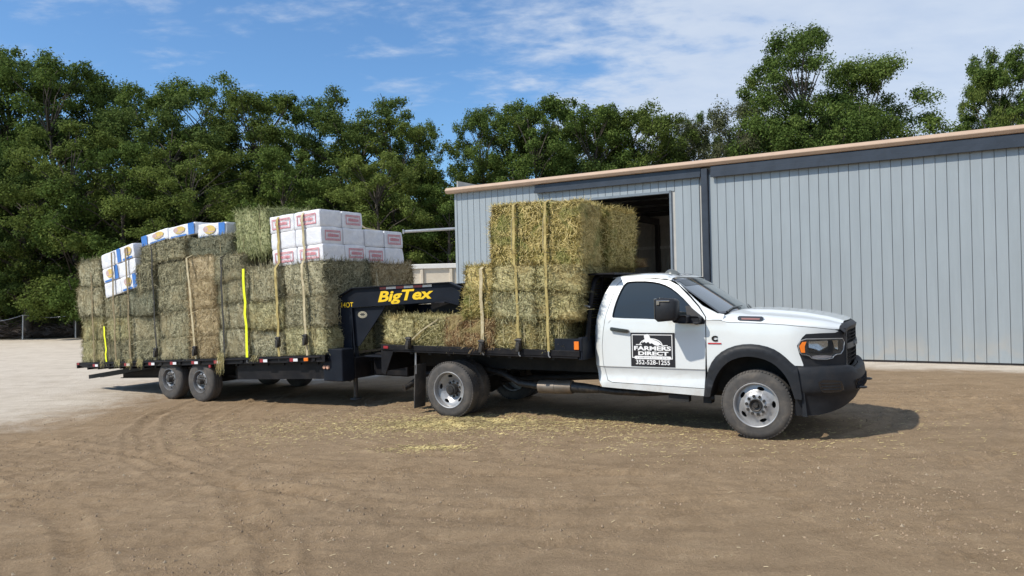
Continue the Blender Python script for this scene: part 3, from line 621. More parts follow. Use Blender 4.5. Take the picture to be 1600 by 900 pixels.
def tree_mesh(seed, H, Rr, z0, nc, lpc, leaf, mat, cr=(0.8, 1.5), shape='round', gap=0.0, lean=0.0):
    rng = np.random.default_rng(seed); rd = random.Random(seed); trunk = MB(); crown_P = []; crown_N = []
    th = H * 0.78; x1, y1 = lean * th, rd.uniform(-.3, .3)
    tp_ = [Vector((0, 0, -0.3)), Vector((x1 * 0.2 + rd.uniform(-.15, .15), 0, th * 0.3)), Vector((x1 * 0.6 + rd.uniform(-.3, .3), y1 * .5, th * 0.65)), Vector((x1, y1, th))]
    r0 = 0.013 * H + 0.04; trunk.tube(tp_, [r0 * 1.25, r0, r0 * 0.62, r0 * 0.18], 8)
    cs = []
    tries = 0
    while len(cs) < nc and tries < nc * 40:
        tries += 1
        t = rd.random(); ang = rd.uniform(0, 2 * math.pi); z = z0 + (H - z0) * t
        if shape == 'round': w = Rr * math.sqrt(max(0.04, 1 - ((t - 0.45) / 0.60) ** 2))
        elif shape == 'tall': w = Rr * (0.55 + 0.45 * math.sin(t * 3.0)) * (1.0 - 0.35 * t)
        else: w = Rr * (0.35 + 0.65 * math.sin(math.pi * min(1, t * 1.05)) ** 0.6)
        rr = w * math.sqrt(rd.uniform(0.08, 1.0)) ; r = rd.uniform(*cr) * (1 - 0.35 * t * (shape != 'open'))
        c = Vector((x1 * z / th + rr * math.cos(ang), rr * math.sin(ang), min(z, H - r * 0.6)))
        if gap and any((c - q[0]).length < gap * (r + q[1]) for q in cs): continue
        cs.append((c, r))
    for i, (c, r) in enumerate(cs):
        n = int(lpc * (r / ((cr[0] + cr[1]) / 2)) ** 2); sub = 5
        for q in range(sub):   # each clump breaks into smaller sprays
            o = rng.normal(0, 1, 3); o /= np.linalg.norm(o); o[2] = abs(o[2]) * 1.0 - 0.25
            P, Nn = clump_points(np.array(c) + o * r * 0.60 * np.array([1, 1, 1.15]), r * rd.uniform(0.42, 0.66), n // sub, rng, 0.82, 0.3); crown_P.append(P); crown_N.append(Nn)
        if i % 2 == 0 or gap:
            zt = max(th * 0.22, min(th * 0.92, c.z - 0.45 * math.hypot(c.x - x1, c.y) - 0.5)); t = zt / th; b = Vector((x1 * t, y1 * t, zt))
            m_ = b.lerp(c, 0.5) + Vector((rd.uniform(-.2, .2), rd.uniform(-.2, .2), 0.25)); rb = r0 * 0.42 * (1 - 0.5 * t)
            trunk.tube([b, m_, c, c + Vector((rd.uniform(-.4, .4), rd.uniform(-.4, .4), r * 0.6))], [rb, rb * 0.6, rb * 0.32, 0.015], 5)
    P = np.concatenate(crown_P); Nn = np.concatenate(crown_N)
    return trunk.mesh('trunk', M['bark'], 60, False), leaves_mesh('crown', P, Nn, leaf, mat, rng), H
VAR = [
    tree_mesh(11, 12, 3.6, 1.6, 105, 900, 0.060, M['leaf_oak'], (0.65, 1.25)),
    tree_mesh(12, 12, 3.1, 1.4, 95, 900, 0.060, M['leaf_oak'], (0.6, 1.2)),
    tree_mesh(13, 12, 3.9, 1.8, 110, 900, 0.060, M['leaf_dark'], (0.65, 1.3)),
    tree_mesh(14, 12, 3.3, 1.4, 100, 900, 0.060, M['leaf_olive'], (0.6, 1.2)),
    tree_mesh(15, 10, 3.6, 1.0, 95, 840, 0.058, M['leaf_olive'], (0.6, 1.15)),
    tree_mesh(16, 9, 3.2, 0.6, 80, 840, 0.058, M['leaf_oak'], (0.6, 1.1)),
    tree_mesh(17, 14, 3.2, 5.5, 44, 760, 0.066, M['leaf_dark'], (0.65, 1.2), 'open', 0.30),
    tree_mesh(18, 12, 2.7, 3.0, 38, 430, 0.062, M['leaf_pale'], (0.55, 1.05), 'open', 0.28),
    tree_mesh(19, 14, 4.0, 3.6, 84, 900, 0.062, M['leaf_oak'], (0.7, 1.25), 'open', 0.30, 0.02),
    tree_mesh(20, 13, 3.7, 3.0, 84, 900, 0.062, M['leaf_oak'], (0.7, 1.25), 'open', 0.28, -0.03),
]
TREES = [
 (-31.1, 46, 17.2, 6, 'tall thin-crowned pine at the far left, cut by the frame edge'),
 (-26.7, 43, 15.9, 0, 'tall broad oak at the upper left just right of the tall pine'),
 (-25.6, 46, 15.7, 6, 'open-crowned pine showing above the oaks near the left edge'),
 (-22.3, 38, 10.6, 4, 'lower olive-green tree in front of the tall left oaks'),
 (-21.5, 43, 13.8, 1, 'oak crown directly above the rear end of the hay trailer'),
 (-19.4, 37, 9.4, 5, 'small tree with visible trunk behind the blue and yellow bags'),
 (-18.6, 41, 12.7, 2, 'dark wide oak left of the pointed crown near the green bale'),
 (-17.6, 44, 14.7, 0, 'pointed oak crown rising highest left of the green bale'),
 (-15.8, 37, 9.2, 4, 'low olive tree just behind the row of bags on the top bales'),
 (-14.3, 42, 13.1, 3, 'rounded yellow-green oak above the fresh green bale'),
 (-12.6, 45, 13.8, 1, 'tall oak above the stack of white bags'),
 (-11.7, 38, 9.1, 5, 'low bushy tree directly behind the white bags'),
 (-8.5, 42, 13.0, 2, 'broad dark oak standing between two dips of the skyline, above the gooseneck hitch'),
 (-10.9, 47, 11.4, 0, 'farther oak filling the dip behind the white bags'),
 (-6.2, 41, 11.1, 4, 'olive tree left of the sky gap near the barn corner'),
 (-6.6, 37, 8.6, 3, 'low pale-green tree in front, left of the pale pole'),
 (-5.5, 45, 11.9, 1, 'narrow oak beside the sky gap left of the barn'),
 (-1.5, 43, 12.2, 0, 'oak right of the sky gap, above the left end of the barn roof'),
 (-3.2, 38, 7.2, 5, 'short bushy tree above the pale metal pole'),
 (0.3, 46, 12.9, 3, 'yellow-green oak above the left third of the barn roof'),
 (1.5, 42, 12.3, 1, 'oak over the golden hay stack, left of a dark neighbour'),
 (3.4, 45, 12.9, 2, 'dark oak over the golden hay stack'),
 (4.8, 42, 12.0, 0, 'oak above the barn doorway'),
 (6.9, 45, 12.6, 4, 'olive tree above the right side of the barn doorway'),
 (7.9, 42, 11.5, 3, 'yellow-green tree above the roof between doorway and dark post'),
 (10.0, 44, 11.8, 7, 'sparse pale grey tree with bare branches above the dark door post'),
 (11.6, 46, 12.4, 2, 'dark tree right behind the sparse grey tree'),
 (13.0, 42, 12.1, 7, 'sparse pale tree left of the tallest oak'),
 (15.7, 44, 14.1, 4, 'olive tree tucked against the left side of the tallest oak'),
 (16.9, 42, 15.9, 8, 'tallest open-branched oak rising over the barn roof'),
 (20.3, 43, 14.5, 9, 'broad open oak joined to the right of the tallest oak'),
 (16.2, 40, 11.0, 5, 'low tree under the tallest oak at the roof line'),
 (18.0, 40, 11.0, 2, 'dark low crown filling the base of the two tall oaks'),
 (27.4, 42, 13.3, 4, 'olive tree at the left of the right-hand clump over the roof'),
 (29.3, 44, 15.3, 0, 'tall crown topping the clump at the right edge'),
 (29.0, 42, 13.6, 1, 'oak at the far right, cut by the frame edge'),
 (-33.8, 44, 16.2, 1, 'oak at the far left beyond the frame edge'),
 (-29.2, 39, 11.0, 4, 'low olive tree at the left edge above the fence'),
 (-25.2, 38.5, 9.1, 2, 'dark low tree right behind the fence posts'),
]
NARROW = {13: .6, 16: .7, 17: .62, 26: .5, 27: .8, 28: .62, 29: .98, 30: .98, 32: .6, 33: .42, 34: .66}   # crowns that stand closer together grow narrower
for i, (x, y, h, v, lab) in enumerate(TREES):
    tm, cm, H0 = VAR[v]; k = h / H0; rd = random.Random(i)
    t = empty('pine_tree' if v == 6 else 'tree', (x, y, 0), rd.uniform(0, 6.28)); kx = k ** 0.6 * rd.uniform(0.95, 1.1) * NARROW.get(i, 1.0); t.scale = (kx, kx, k)
    tag(t, lab, 'tree', 'trees along the edge of the woods'); obj('trunk', tm, t); obj('crown', cm, t)
# far wood behind, one mass, and undergrowth
rng = np.random.default_rng(5); PP = []; NN = []
for i in range(560):
    x = rng.uniform(-46, 40); y = rng.uniform(49, 56); z = rng.uniform(0.5, 10.2 if x < -8 else 7.8); p, n_ = clump_points(np.array([x, y, z]), rng.uniform(1.4, 2.4), 330, rng, 0.8, 0.5); PP.append(p); NN.append(n_)
for i in range(110):
    x = rng.uniform(-37, 22); y = rng.uniform(42, 47); z = rng.uniform(0.3, 4.5); p, n_ = clump_points(np.array([x, y, z]), rng.uniform(1.0, 1.7), 330, rng, 0.8, 0.5); PP.append(p); NN.append(n_)
tag(obj('far_woods', leaves_mesh('far_woods', np.concatenate(PP), np.concatenate(NN), 0.19, M['leaf_dark'], rng)), 'dark mass of woods filling in behind the nearer trees', 'woods', kind='stuff')
PP = []; NN = []
for i in range(190):
    x = rng.uniform(-34, 4); y = rng.uniform(39.5, 42.5); r = rng.uniform(0.35, 0.95); p, n_ = clump_points(np.array([x, y, r * 0.6 + rng.uniform(0, 0.7)]), r, 230, rng, 0.8, 0.4); PP.append(p); NN.append(n_)
tag(obj('undergrowth', leaves_mesh('undergrowth', np.concatenate(PP), np.concatenate(NN), 0.10, M['leaf_oak'], rng)), 'low green undergrowth at the foot of the trees', 'undergrowth', kind='stuff')
rd = random.Random(9); tmb = MB()
for i in range(34):
    x = rd.uniform(-34, 2); y = rd.uniform(41, 47); h = rd.uniform(5, 9); b = rd.uniform(-.5, .5); tmb.tube([(x, y, -.2), (x + b * .4, y, h * .5), (x + b, y, h)], [rd.uniform(.09, .2), .1, .04], 6)
tag(tmb.build('far_tree_trunks', M['bark'], None, 60), 'slim dark trunks standing in the shade of the woods', 'trunks', kind='stuff')
def fern(x, y, s_, lab):
    rg = np.random.default_rng(int(abs(x) * 100)); P = []; Nn = []
    t = empty('fern_bush', (x, y, 0)); st = MB()
    for i in range(26):
        a = rg.uniform(0, 6.28); e = rg.uniform(0.4, 1.3); pts = []
        for q in range(7):
            u = q / 6; pts.append(Vector((math.cos(a) * math.cos(e) * u, math.sin(a) * math.cos(e) * u, 0.1 + math.sin(e) * u - 0.35 * u * u)) * s_)
        st.tube(pts, [0.012, .01, .01, .008, .006, .005, .003], 4, False)
        for q in range(1, 7):
            for w in range(9): P.append(np.array(pts[q]) + rg.normal(0, 0.06 * s_, 3)); Nn.append(np.array([rg.normal(0, .4), rg.normal(0, .4), 1.0]))
    Nn = np.array(Nn); Nn /= np.linalg.norm(Nn, axis=1, keepdims=True)
    st.build('stems', M['leaf_fern'], t); obj('fronds', leaves_mesh('fronds', np.array(P), Nn, 0.09 * s_, M['leaf_fern'], rg), t); tag(t, lab, 'bush', 'fern bushes behind the fence')
fern(-22.9, 40.3, 1.9, 'bright green fern bush between the two visible fence posts'); fern(-20.9, 40.8, 1.4, 'smaller fern bush right of the second fence post, beside the hay'); fern(-25.9, 40.6, 1.5, 'fern bush left of the first fence post')

# ---------------------------------------------------------------- flatbed truck (local x forward, y to its left, z up; origin on the ground under the front axle)
TRZ = R(-29.6); TRUCK = empty('flatbed_truck', (3.374, 9.696, 0), TRZ)
tag(TRUCK, 'white regular-cab flatbed truck with black bumper and a black company sign on its door', 'truck')
WB = 4.31
def Wn(x): return 1.0 - (0.36 * ((x - 0.35) / 0.6) ** 2.2 if x > 0.35 else 0)
def SW(x, z):
    w = Wn(x)
    if z > 1.40: w -= 0.30 * (z - 1.40) + 0.10 * max(0, z - 1.40) ** 2
    elif z > 1.25: w -= 0.010 * ((z - 1.25) / 0.15) ** 2
    if z < 0.812 and x < -0.5: w -= 0.022 * math.sin(math.pi * min(1, (0.812 - z) / 0.21)) + 0.010 * (1 if z < .803 else (0.812 - z) / .009)
    if z < 0.60 and x < -0.5: w -= 0.10 * (0.60 - z)
    if x < -1.95: w -= 0.14 * ((-1.95 - x) / 0.17) ** 2
    if -0.3 < x < 0.6 and 0.95 < z < 1.42: w += 0.012 * math.sin(math.pi * (z - 0.95) / 0.47) * math.cos((x - 0.15) / 0.45 * math.pi / 2)
    return w
def side(sgn, off=0.0): return lambda x, z: (x, sgn * (SW(x, z) + off), z)
G = 0.005
cabrear = [(-1.80, 1.985), (-1.87, 1.93), (-1.954, 1.776), (-2.018, 1.585), (-2.073, 1.393), (-2.11, 1.228), (-2.121, 1.035), (-2.097, .842), (-2.043, .625), (-1.985, .535), (-0.612, .478),
           (-0.612, .568), (-1.838, .598), (-1.902, .622), (-1.930, .711), (-1.955, .874), (-1.964, 1.092), (-1.944, 1.284), (-1.909, 1.502), (-1.845, 1.719), (-1.797, 1.884), (-1.722, 1.955), (-1.616, 1.971), (-1.616, 1.985)]
door = [(-1.616, 1.963), (-1.717, 1.947), (-1.79, 1.881), (-1.838, 1.719), (-1.902, 1.502), (-1.937, 1.284), (-1.957, 1.092), (-1.948, .874), (-1.923, .711), (-1.896, .630), (-1.838, .606), (-1.4, .595), (-.618, .576), (-.612, .70), (-.600, .82), (-.588, 1.116), (-.588, 1.421), (-.592, 1.459), (-.683, 1.583), (-.810, 1.713), (-.965, 1.858), (-1.092, 1.924), (-1.336, 1.953)]
win = chaikin([(-1.36, 1.916), (-1.60, 1.922), (-1.685, 1.905), (-1.749, 1.771), (-1.797, 1.608), (-1.818, 1.47), (-1.80, 1.452), (-1.222, 1.437), (-.70, 1.408), (-.675, 1.42), (-.70, 1.49), (-.828, 1.638), (-1.01, 1.797), (-1.17, 1.879)], 1)
def inset(poly, d):
    cx_ = sum(p[0] for p in poly) / len(poly); cy_ = sum(p[1] for p in poly) / len(poly); o = []
    for x, z in poly:
        l = math.hypot(x - cx_, z - cy_); o.append((x + (cx_ - x) * d / l, z + (cy_ - z) * d / l))
    return o
pillar = [(-.577, 1.425), (-.577, 1.459), (-.668, 1.590), (-.798, 1.723), (-.953, 1.872), (-1.087, 1.940), (-1.336, 1.966), (-1.610, 1.975), (-1.610, 1.990), (-1.40, 1.996), (-1.10, 1.978), (-1.045, 1.930), (-.83, 1.755), (-.64, 1.597), (-.45, 1.500), (-.36, 1.492), (-.37, 1.425)]
def pillmap(sgn):
    def f(x, z):
        w = SW(x, z); ex, ez = -1.045, 1.925; fx, fz = -.43, 1.50; t = max(0, min(1, ((x - ex) * (fx - ex) + (z - ez) * (fz - ez)) / ((fx - ex) ** 2 + (fz - ez) ** 2)))
        d = math.hypot(x - ex - t * (fx - ex), z - ez - t * (fz - ez)); w -= 0.05 * max(0, 1 - d / 0.07); return (x, sgn * w, z)
    return f
SEAM = [(-.40, 1.418), (-.33, 1.398), (0, 1.388), (.35, 1.368), (.65, 1.335), (.86, 1.300)]
fender = [(-.577, .485), (-.577, 1.419), (-.40, 1.416)] + [(x, z - 0.006) for x, z in SEAM[1:]] + [(.893, 1.278), (.863, 1.262), (.719, 1.264), (.570, 1.258), (.530, 1.217), (.474, 1.124), (.497, 1.02), (.505, 1.0), (.535, .905), (.535, .886), (.44, .89), (.40, .90), (.306, 1.005), (.19, 1.075), (0, 1.115), (-.19, 1.105), (-.350, 1.045), (-.475, .935), (-.555, .76), (-.575, .60)]
flo = chaikin([(-.63, .477), (-.612, .606), (-.585, .76), (-.50, .945), (-.364, 1.062), (-.19, 1.128), (.004, 1.139), (.191, 1.098), (.320, 1.015), (.425, .905), (.475, .872)], 1, False)
fli = chaikin([(-.54, .482), (-.526, .559), (-.472, .713), (-.394, .842), (-.292, .933), (-.144, .986), (0, .99), (.165, .945), (.279, .863), (.368, .746), (.411, .627), (.443, .508)], 1, False)
flare = flo + [(.50, .70), (.520, .53), (.515, .50)] + fli[::-1]
for sg in (-1, 1):
    wv = (0, sg, 0); S = side(sg)
    panel('cab_corner', cabrear, S, M['paint'], TRUCK, want=wv, thick=0.03, step=.05, cuts=(.812, .803), smooth=30)
    dr = panel('door', door, S, M['paint'], TRUCK, holes=(win,), want=wv, thick=0.02, step=.05, cuts=(.812, .803), smooth=30)
    panel('window', inset(win, 0.004), side(sg, -0.018), M['glass'], dr, want=wv, thick=0.004, step=.12)
    # rubber seal round the pane
    MB().tube([side(sg, -0.004)(x, z) for x, z in win + win[:1]], 0.007, 5).build('window_seal', M['gloss_black'], dr)
    panel('windscreen_pillar', pillar, pillmap(sg), M['paint'], TRUCK, want=wv, thick=0.02)
    panel('fender', fender, S, M['paint'], TRUCK, want=wv, thick=0.02, step=0.05)
    def fmap(x, z, sg=sg):
        d = 9.0
        for (a, b), (c, e) in zip(flo, flo[1:]):
            t = max(0, min(1, ((x - a) * (c - a) + (z - b) * (e - b)) / ((c - a) ** 2 + (e - b) ** 2))); d = min(d, math.hypot(x - a - t * (c - a), z - b - t * (e - b)))
        return (x, sg * (SW(x, z) + 0.008 + 0.045 * min(1, d / 0.05) ** 0.6), z)
    panel('wheel_arch_flare', flare, fmap, M['plastic'], TRUCK, want=wv, thick=0.05, step=0.035)
    hp = [(-1.828, 1.322), (-1.818, 1.330), (-1.590, 1.300), (-1.578, 1.290), (-1.582, 1.262), (-1.60, 1.256), (-1.815, 1.282), (-1.83, 1.292)]
    panel('door_handle', hp, side(sg, 0.038), M['gloss_black'], dr, want=wv, thick=0.03, step=.05)
    panel('fuel_badge', [(-.20, 1.457), (-.18, 1.470), (.08, 1.463), (.105, 1.447), (.09, 1.413), (.07, 1.405), (-.17, 1.412), (-.195, 1.425)], lambda x, z, sg=sg: (x, sg * (SW(x, 1.40) + 0.004 - 0.02 * (z - 1.40) / 0.05 ), z), M['gloss_black'], TRUCK, want=wv, thick=0.02)
    b2 = panel('badge_inlay', [(-.155, 1.448), (.065, 1.444), (.06, 1.424), (-.15, 1.428)], lambda x, z, sg=sg: (x, sg * (SW(x, 1.40) + 0.008 - 0.02 * (z - 1.40) / 0.05), z), M['badge_red'], TRUCK, want=wv, thick=0.003)
    # mirror: sail on the door, arm, tall head
    sail = [(-.845, 1.598), (-.80, 1.60), (-.62, 1.46), (-.585, 1.415), (-.595, 1.375), (-.70, 1.365), (-.80, 1.40)]
    mr = panel('mirror', sail, side(sg, 0.012), M['plastic'], TRUCK, want=wv, thick=0.03)
    mb = MB(); mb.bbox(-.90, -.62, sg * 0.97, sg * 1.12, 1.385, 1.475, 0.02); mb.bbox(-.92, -.74, sg * 1.08, sg * 1.24, 1.40, 1.49, 0.02); mb.build('arm', M['plastic'], mr, 35)
    def hm(x, y, z): # head tapers toward its front face
        k = (x + 1.09) / 0.26; zz = 1.565 + (z - 1.565) * (1 - 0.14 * k); yy = sg * (1.30 + (y - 1.30) * (1 - 0.25 * k)); return (x - 0.10 * (zz - 1.42) * 0 , yy, zz)
    mb = MB(); mb.bbox(-1.09, -.835, 1.17, 1.44, 1.415, 1.712, 0.035, hm); mb.build('mirror_head', M['plastic'], mr, 50)
    mb = MB(); mb.bbox(-1.094, -1.086, 1.19, 1.42, 1.45, 1.70, 0.003, lambda x, y, z: (x, sg * y, z)); mb.build('mirror_glass', M['chrome'], mr)
    mb = MB(); mb.bbox(-1.06, -.90, 1.425, 1.446, 1.662, 1.682, 0.004, lambda x, y, z: (x, sg * (y - 0.02 * (x + 1.06) / .16), z)); mb.bbox(-1.06, -1.02, 1.425, 1.446, 1.625, 1.682, 0.004, lambda x, y, z: (x, sg * y, z)); mb.build('clearance_lamp', M['chrome'], mr)
    # engine emblem: stubby C over a red bar
    em = text_mesh('C', 0.085, 0.003, 0, 0.006, width=0.075); map_mesh(em, lambda u, v, w, sg=sg: (-.475 + u * (-sg), sg * (SW(-.475, 1.19) + 0.006 + w), 1.192 + v)); em.materials.append(M['gloss_black']); eo = obj('engine_emblem', em, TRUCK)
    mb = MB(); mb.box(-.557, -.395, sg * (SW(-.47, 1.14) + 0.002), sg * (SW(-.47, 1.14) + 0.008), 1.128, 1.143); mb.build('emblem_bar', plain('emblem_red', (0.45, 0.02, 0.03), 0.3), eo)
    # headlamp cluster
    trim = [(.530, 1.213), (.570, 1.255), (.719, 1.261), (.863, 1.259), (.893, 1.275), (.925, 1.298), (.962, 1.300), (.962, .86), (.535, .875), (.535, .905), (.505, 1.0), (.499, 1.02), (.476, 1.124)]
    lens = chaikin([(.488, 1.124), (.526, 1.200), (.705, 1.199), (.861, 1.194), (.954, 1.190), (.931, 1.015), (.851, 1.007), (.825, .957), (.636, .966), (.590, 1.015), (.508, 1.022)], 1)
    tr_ = panel('grille_side_trim', trim, side(sg, -0.002), M['plastic'], TRUCK, want=wv, thick=0.03, step=0.04)
    hl = empty('headlight', parent=TRUCK)
    panel('housing', lens, side(sg, 0.004), M['lampdark'], hl, want=wv, thick=0.01, step=0.04)
    panel('indicator_lens', [(.503, 1.120), (.535, 1.168), (.578, 1.172), (.560, 1.115), (.562, 1.045), (.520, 1.045)], side(sg, 0.036), M['amber'], hl, want=wv, thick=0.006, step=0.04)
    bowl = lambda x0, z0, a_, d_: (lambda x, z: (x, sg * (SW(x, z) + 0.006 + d_ * ((x - x0) ** 2 + (z - z0) ** 2) / a_ ** 2 * (1 if x < x0 + .02 else .3)), z))
    panel('upper_reflector', [(.595, 1.172), (.79, 1.174), (.785, 1.11), (.70, 1.062), (.655, 1.085), (.60, 1.10)], bowl(.69, 1.16, .12, .022), M['chrome'], hl, want=wv, thick=0.003, step=0.02)
    panel('inner_reflector', [(.835, 1.178), (.885, 1.176), (.884, 1.065), (.85, 1.085)], bowl(.86, 1.10, .06, .014), M['chrome'], hl, want=wv, thick=0.003, step=0.02)
    panel('lower_reflector', chaikin([(.615, 1.008), (.83, 1.004), (.81, .968), (.645, .972)], 1), bowl(.72, .99, .1, .006), plain('frosted_lamp', (0.42, 0.40, 0.42), 0.25, 0.5), hl, want=wv, thick=0.003, step=0.02)
    MB().tube([side(sg, 0.012)(x, z) for x, z in lens + lens[:1]], 0.006, 5).build('bezel', M['galv'], hl)
    panel('lamp_divider', [(.80, 1.180), (.825, 1.180), (.845, 1.08), (.83, 1.025), (.60, 1.040), (.60, 1.052), (.70, 1.040), (.80, 1.085)], side(sg, 0.014), M['plastic'], hl, want=wv, thick=0.006, step=0.03)
    panel('lamp_slats', [(.600, 1.098), (.655, 1.082), (.645, 1.070), (.600, 1.085)], side(sg, 0.026), M['gloss_black'], hl, want=wv, thick=0.004, step=0.03)
    panel('lamp_cover', inset(lens, .004), side(sg, 0.030), M['lens'], hl, want=wv, thick=0.004, step=0.04)
# hood: loft over stations, its sides come down to the fender seam
def zc(x):
    P = [(-.47, 1.50), (-.25, 1.535), (.1, 1.528), (.35, 1.505), (.5, 1.488), (.75, 1.443), (.9, 1.402), (1.0, 1.36)]
    if x <= P[0][0]: return P[0][1]
    for (a, b), (c, d) in zip(P, P[1:]):
        if x <= c: t = (x - a) / (c - a); return b + (d - b) * t
    return P[-1][1]
def zs(x):
    for (a, b), (c, d) in zip(SEAM, SEAM[1:]):
        if x <= c: return b + (d - b) * max(0, (x - a) / (c - a))
    return SEAM[-1][1]
def xnose(y): return 0.995 - 0.045 * (abs(y) / .62) ** 2
def hoodf(u, v):
    th = (u - 0.5) * math.pi          # -pi/2 .. pi/2, 0 at centre
    sgn = -1 if u < 0.5 else 1; c = abs(math.sin(th)); e = 0.42
    yn = sgn * (c ** 0.75)
    x0 = -.385 + .12 * (1 - yn * yn); x1 = xnose(yn * .62) - 0.050
    x = x0 + (x1 - x0) * v; xs = -.385 + (.90 + .385) * v
    w = Wn(xs) if v < 1 else Wn(.90)
    y = yn * (w - 0.004); zz = zs(xs); zt = zc(x)
    h = (max(0.0, 1 - abs(yn) ** 4.2)) ** 0.5
    z = zz + (zt - 0.028 - zz) * h
    b = max(0, min(1, (0.50 - abs(y)) / 0.07)); z += 0.028 * b * b * (3 - 2 * b) * min(1, v * 6) + 0.028 * (1 - min(1, v * 6)) * h
    return (x * (h) + xs * (1 - h), y, z)
MB().grid(65, 26, hoodf).build('hood', M['paint'], TRUCK, 60)
# roof
def rooff(u, v):
    th = (u - 0.5) * math.pi; sgn = -1 if u < .5 else 1; yn = sgn * abs(math.sin(th)) ** 0.8
    x = -1.865 + (1.865 - 1.06) * v; ex = 0.045 * (1 - yn * yn); x += ex * v
    P = [(-1.90, 1.985), (-1.80, 2.012), (-1.5, 2.036), (-1.25, 2.03), (-1.1, 2.000), (-1.0, 1.955)]; zt = P[-1][1]
    for (a, b), (c, d) in zip(P, P[1:]):
        if x <= c: zt = b + (d - b) * max(0, (x - a) / (c - a)); break
    zb = 1.972 if v < .75 else 1.972 - 0.05 * ((v - .75) / .25) ** 1.5
    w = SW(-1.3, zb) - 0.002; h = max(0.0, 1 - abs(yn) ** 5) ** 0.5
    return (x, yn * w, zb + (zt - zb) * h)
MB().grid(49, 20, rooff).build('roof', M['paint'], TRUCK, 60)
# windscreen with black border
def wsf(u, v, o=0.0):
    y1 = (2 * u - 1); hw = .905 + (.775 - .905) * v; x = -.43 + (-1.045 + .43) * v + (1 - y1 * y1) * (.19 + (.06 - .19) * v); z = 1.495 + (1.925 - 1.495) * v + .03 * (1 - y1 * y1) * v
    return (x + o * .57, y1 * hw, z + o * .82)
ws = MB().grid(25, 14, wsf).build('windscreen', M['screen'], TRUCK, 60)
mb = MB()
for (u0, u1, v0, v1) in ((0, 1, 0, .05), (0, 1, .95, 1.0), (0, .025, 0, 1), (.975, 1, 0, 1)):
    mb.grid(21 if u1 - u0 > .5 else 3, 3 if u1 - u0 > .5 else 12, lambda a, b, u0=u0, u1=u1, v0=v0, v1=v1: wsf(u0 + (u1 - u0) * a, v0 + (v1 - v0) * b, 0.004))
mb.build('windscreen_seal', M['gloss_black'], ws, 60)
mb = MB().grid(13, 3, lambda a, b: wsf(.06 + .88 * a, .80 + .15 * b, 0.003)); mb.build('shade_band', plain('screen_shade_band', (0.02, 0.028, 0.028), 0.06), ws, 60)
mb = MB()
for y0, y1 in ((-.80, -.12), (.0, .70)):
    a = Vector(wsf((y0 / .9 + 1) / 2, .02, .012)); b = Vector(wsf((y1 / .9 + 1) / 2, .13, .018)); mb.tube([a + Vector((.03, 0, 0)), a.lerp(b, .5) + Vector((0, 0, .02)), b], [.014, .012, .007], 6)
mb.build('wiper', M['gloss_black'], TRUCK, 60)
# cowl
mb = MB().grid(21, 3, lambda a, b: (-.44 + .19 * (1 - (2 * a - 1) ** 2) + b * .07, (2 * a - 1) * .90, 1.487 + .01 * b + .02 * (1 - (2 * a - 1) ** 2))); mb.build('cowl', M['plastic'], TRUCK, 60)
# roof marker lamps and smoked dome
mb = MB().grid(13, 7, lambda a, b: (-1.30 + .24 * a, -.38 + (.07 * math.sin(math.pi * a) ** .6) * (2 * b - 1), 2.0 + .085 * (math.sin(math.pi * min(1, a * 1.0)) ** .8) * math.sqrt(max(0, 1 - (2 * b - 1) ** 2)) * (1.15 - a * .5))); mb.build('roof_dome', plain('smoked_dome', (0.11, 0.12, 0.12), 0.25), TRUCK, 60)
for y in (-.60, .0, .32, .62):
    mb = MB(); mb.bbox(-1.24, -1.10, y - .055, y + .055, 1.985 if abs(y) > .5 else 2.0, 2.018 if abs(y) > .5 else 2.028, .012, lambda x, y_, z: (x, y_, z - .16 * max(0, x + 1.24))); mb.build('roof_marker_lamp', M['lampdark'], TRUCK, 50)
# cab rear wall + window
def crf(u, v):
    P = [(-1.80, 1.985), (-1.87, 1.93), (-1.954, 1.776), (-2.018, 1.585), (-2.073, 1.393), (-2.11, 1.228), (-2.121, 1.035), (-2.097, .842), (-2.043, .625), (-1.985, .535)]
    t = v * (len(P) - 1); i = min(int(t), len(P) - 2); f = t - i; x = P[i][0] + (P[i + 1][0] - P[i][0]) * f; z = P[i][1] + (P[i + 1][1] - P[i][1]) * f
    y = (2 * u - 1); return (x - .03 * (1 - y ** 4), y * (SW(x, z) - .004), z)
MB().grid(15, 20, crf).build('cab_rear_wall', M['paint'], TRUCK, 60)
MB().grid(7, 5, lambda a, b: (crf(.2 + .6 * a, .14 + .22 * b)[0] - .006,) + crf(.2 + .6 * a, .14 + .22 * b)[1:]).build('rear_window', M['glass'], TRUCK, 60)
# dark inner structure closes the gaps between panels
inner = [(-1.85, 1.90), (-2.07, 1.3), (-2.08, 1.0), (-2.0, .60), (-.60, .55), (-.60, .80), (-.48, .97), (-.30, 1.08), (0, 1.13), (.22, 1.08), (.40, .93), (.52, .80), (.90, .80), (.93, 1.25), (.55, 1.38), (-.30, 1.42), (-.62, 1.45), (-.62, 1.40), (-1.85, 1.42), (-1.75, 1.90)]
mb = MB()
mb.prism([(-2.0, .55), (-.62, .52), (-.62, 1.38), (-2.03, 1.38)], -.94, .94)
mb.prism([(-.60, 1.12), (.50, 1.16), (.50, 1.33), (.3, 1.36), (-.60, 1.38)], -.80, .80); mb.prism([(.50, 1.16), (.86, 1.20), (.86, 1.28), (.50, 1.34)], -.64, .64); mb.prism([(.46, .55), (.88, .55), (.90, 1.2), (.46, 1.2)], -.60, .60); mb.box(-.60, .46, -.62, .62, .50, 1.2)
mb.box(.47, .60, -.93, .93, .56, 1.18); mb.box(-.605, -.575, -.93, .93, .50, 1.30); mb.build('inner_structure', M['underbody'], TRUCK)
mb = MB()
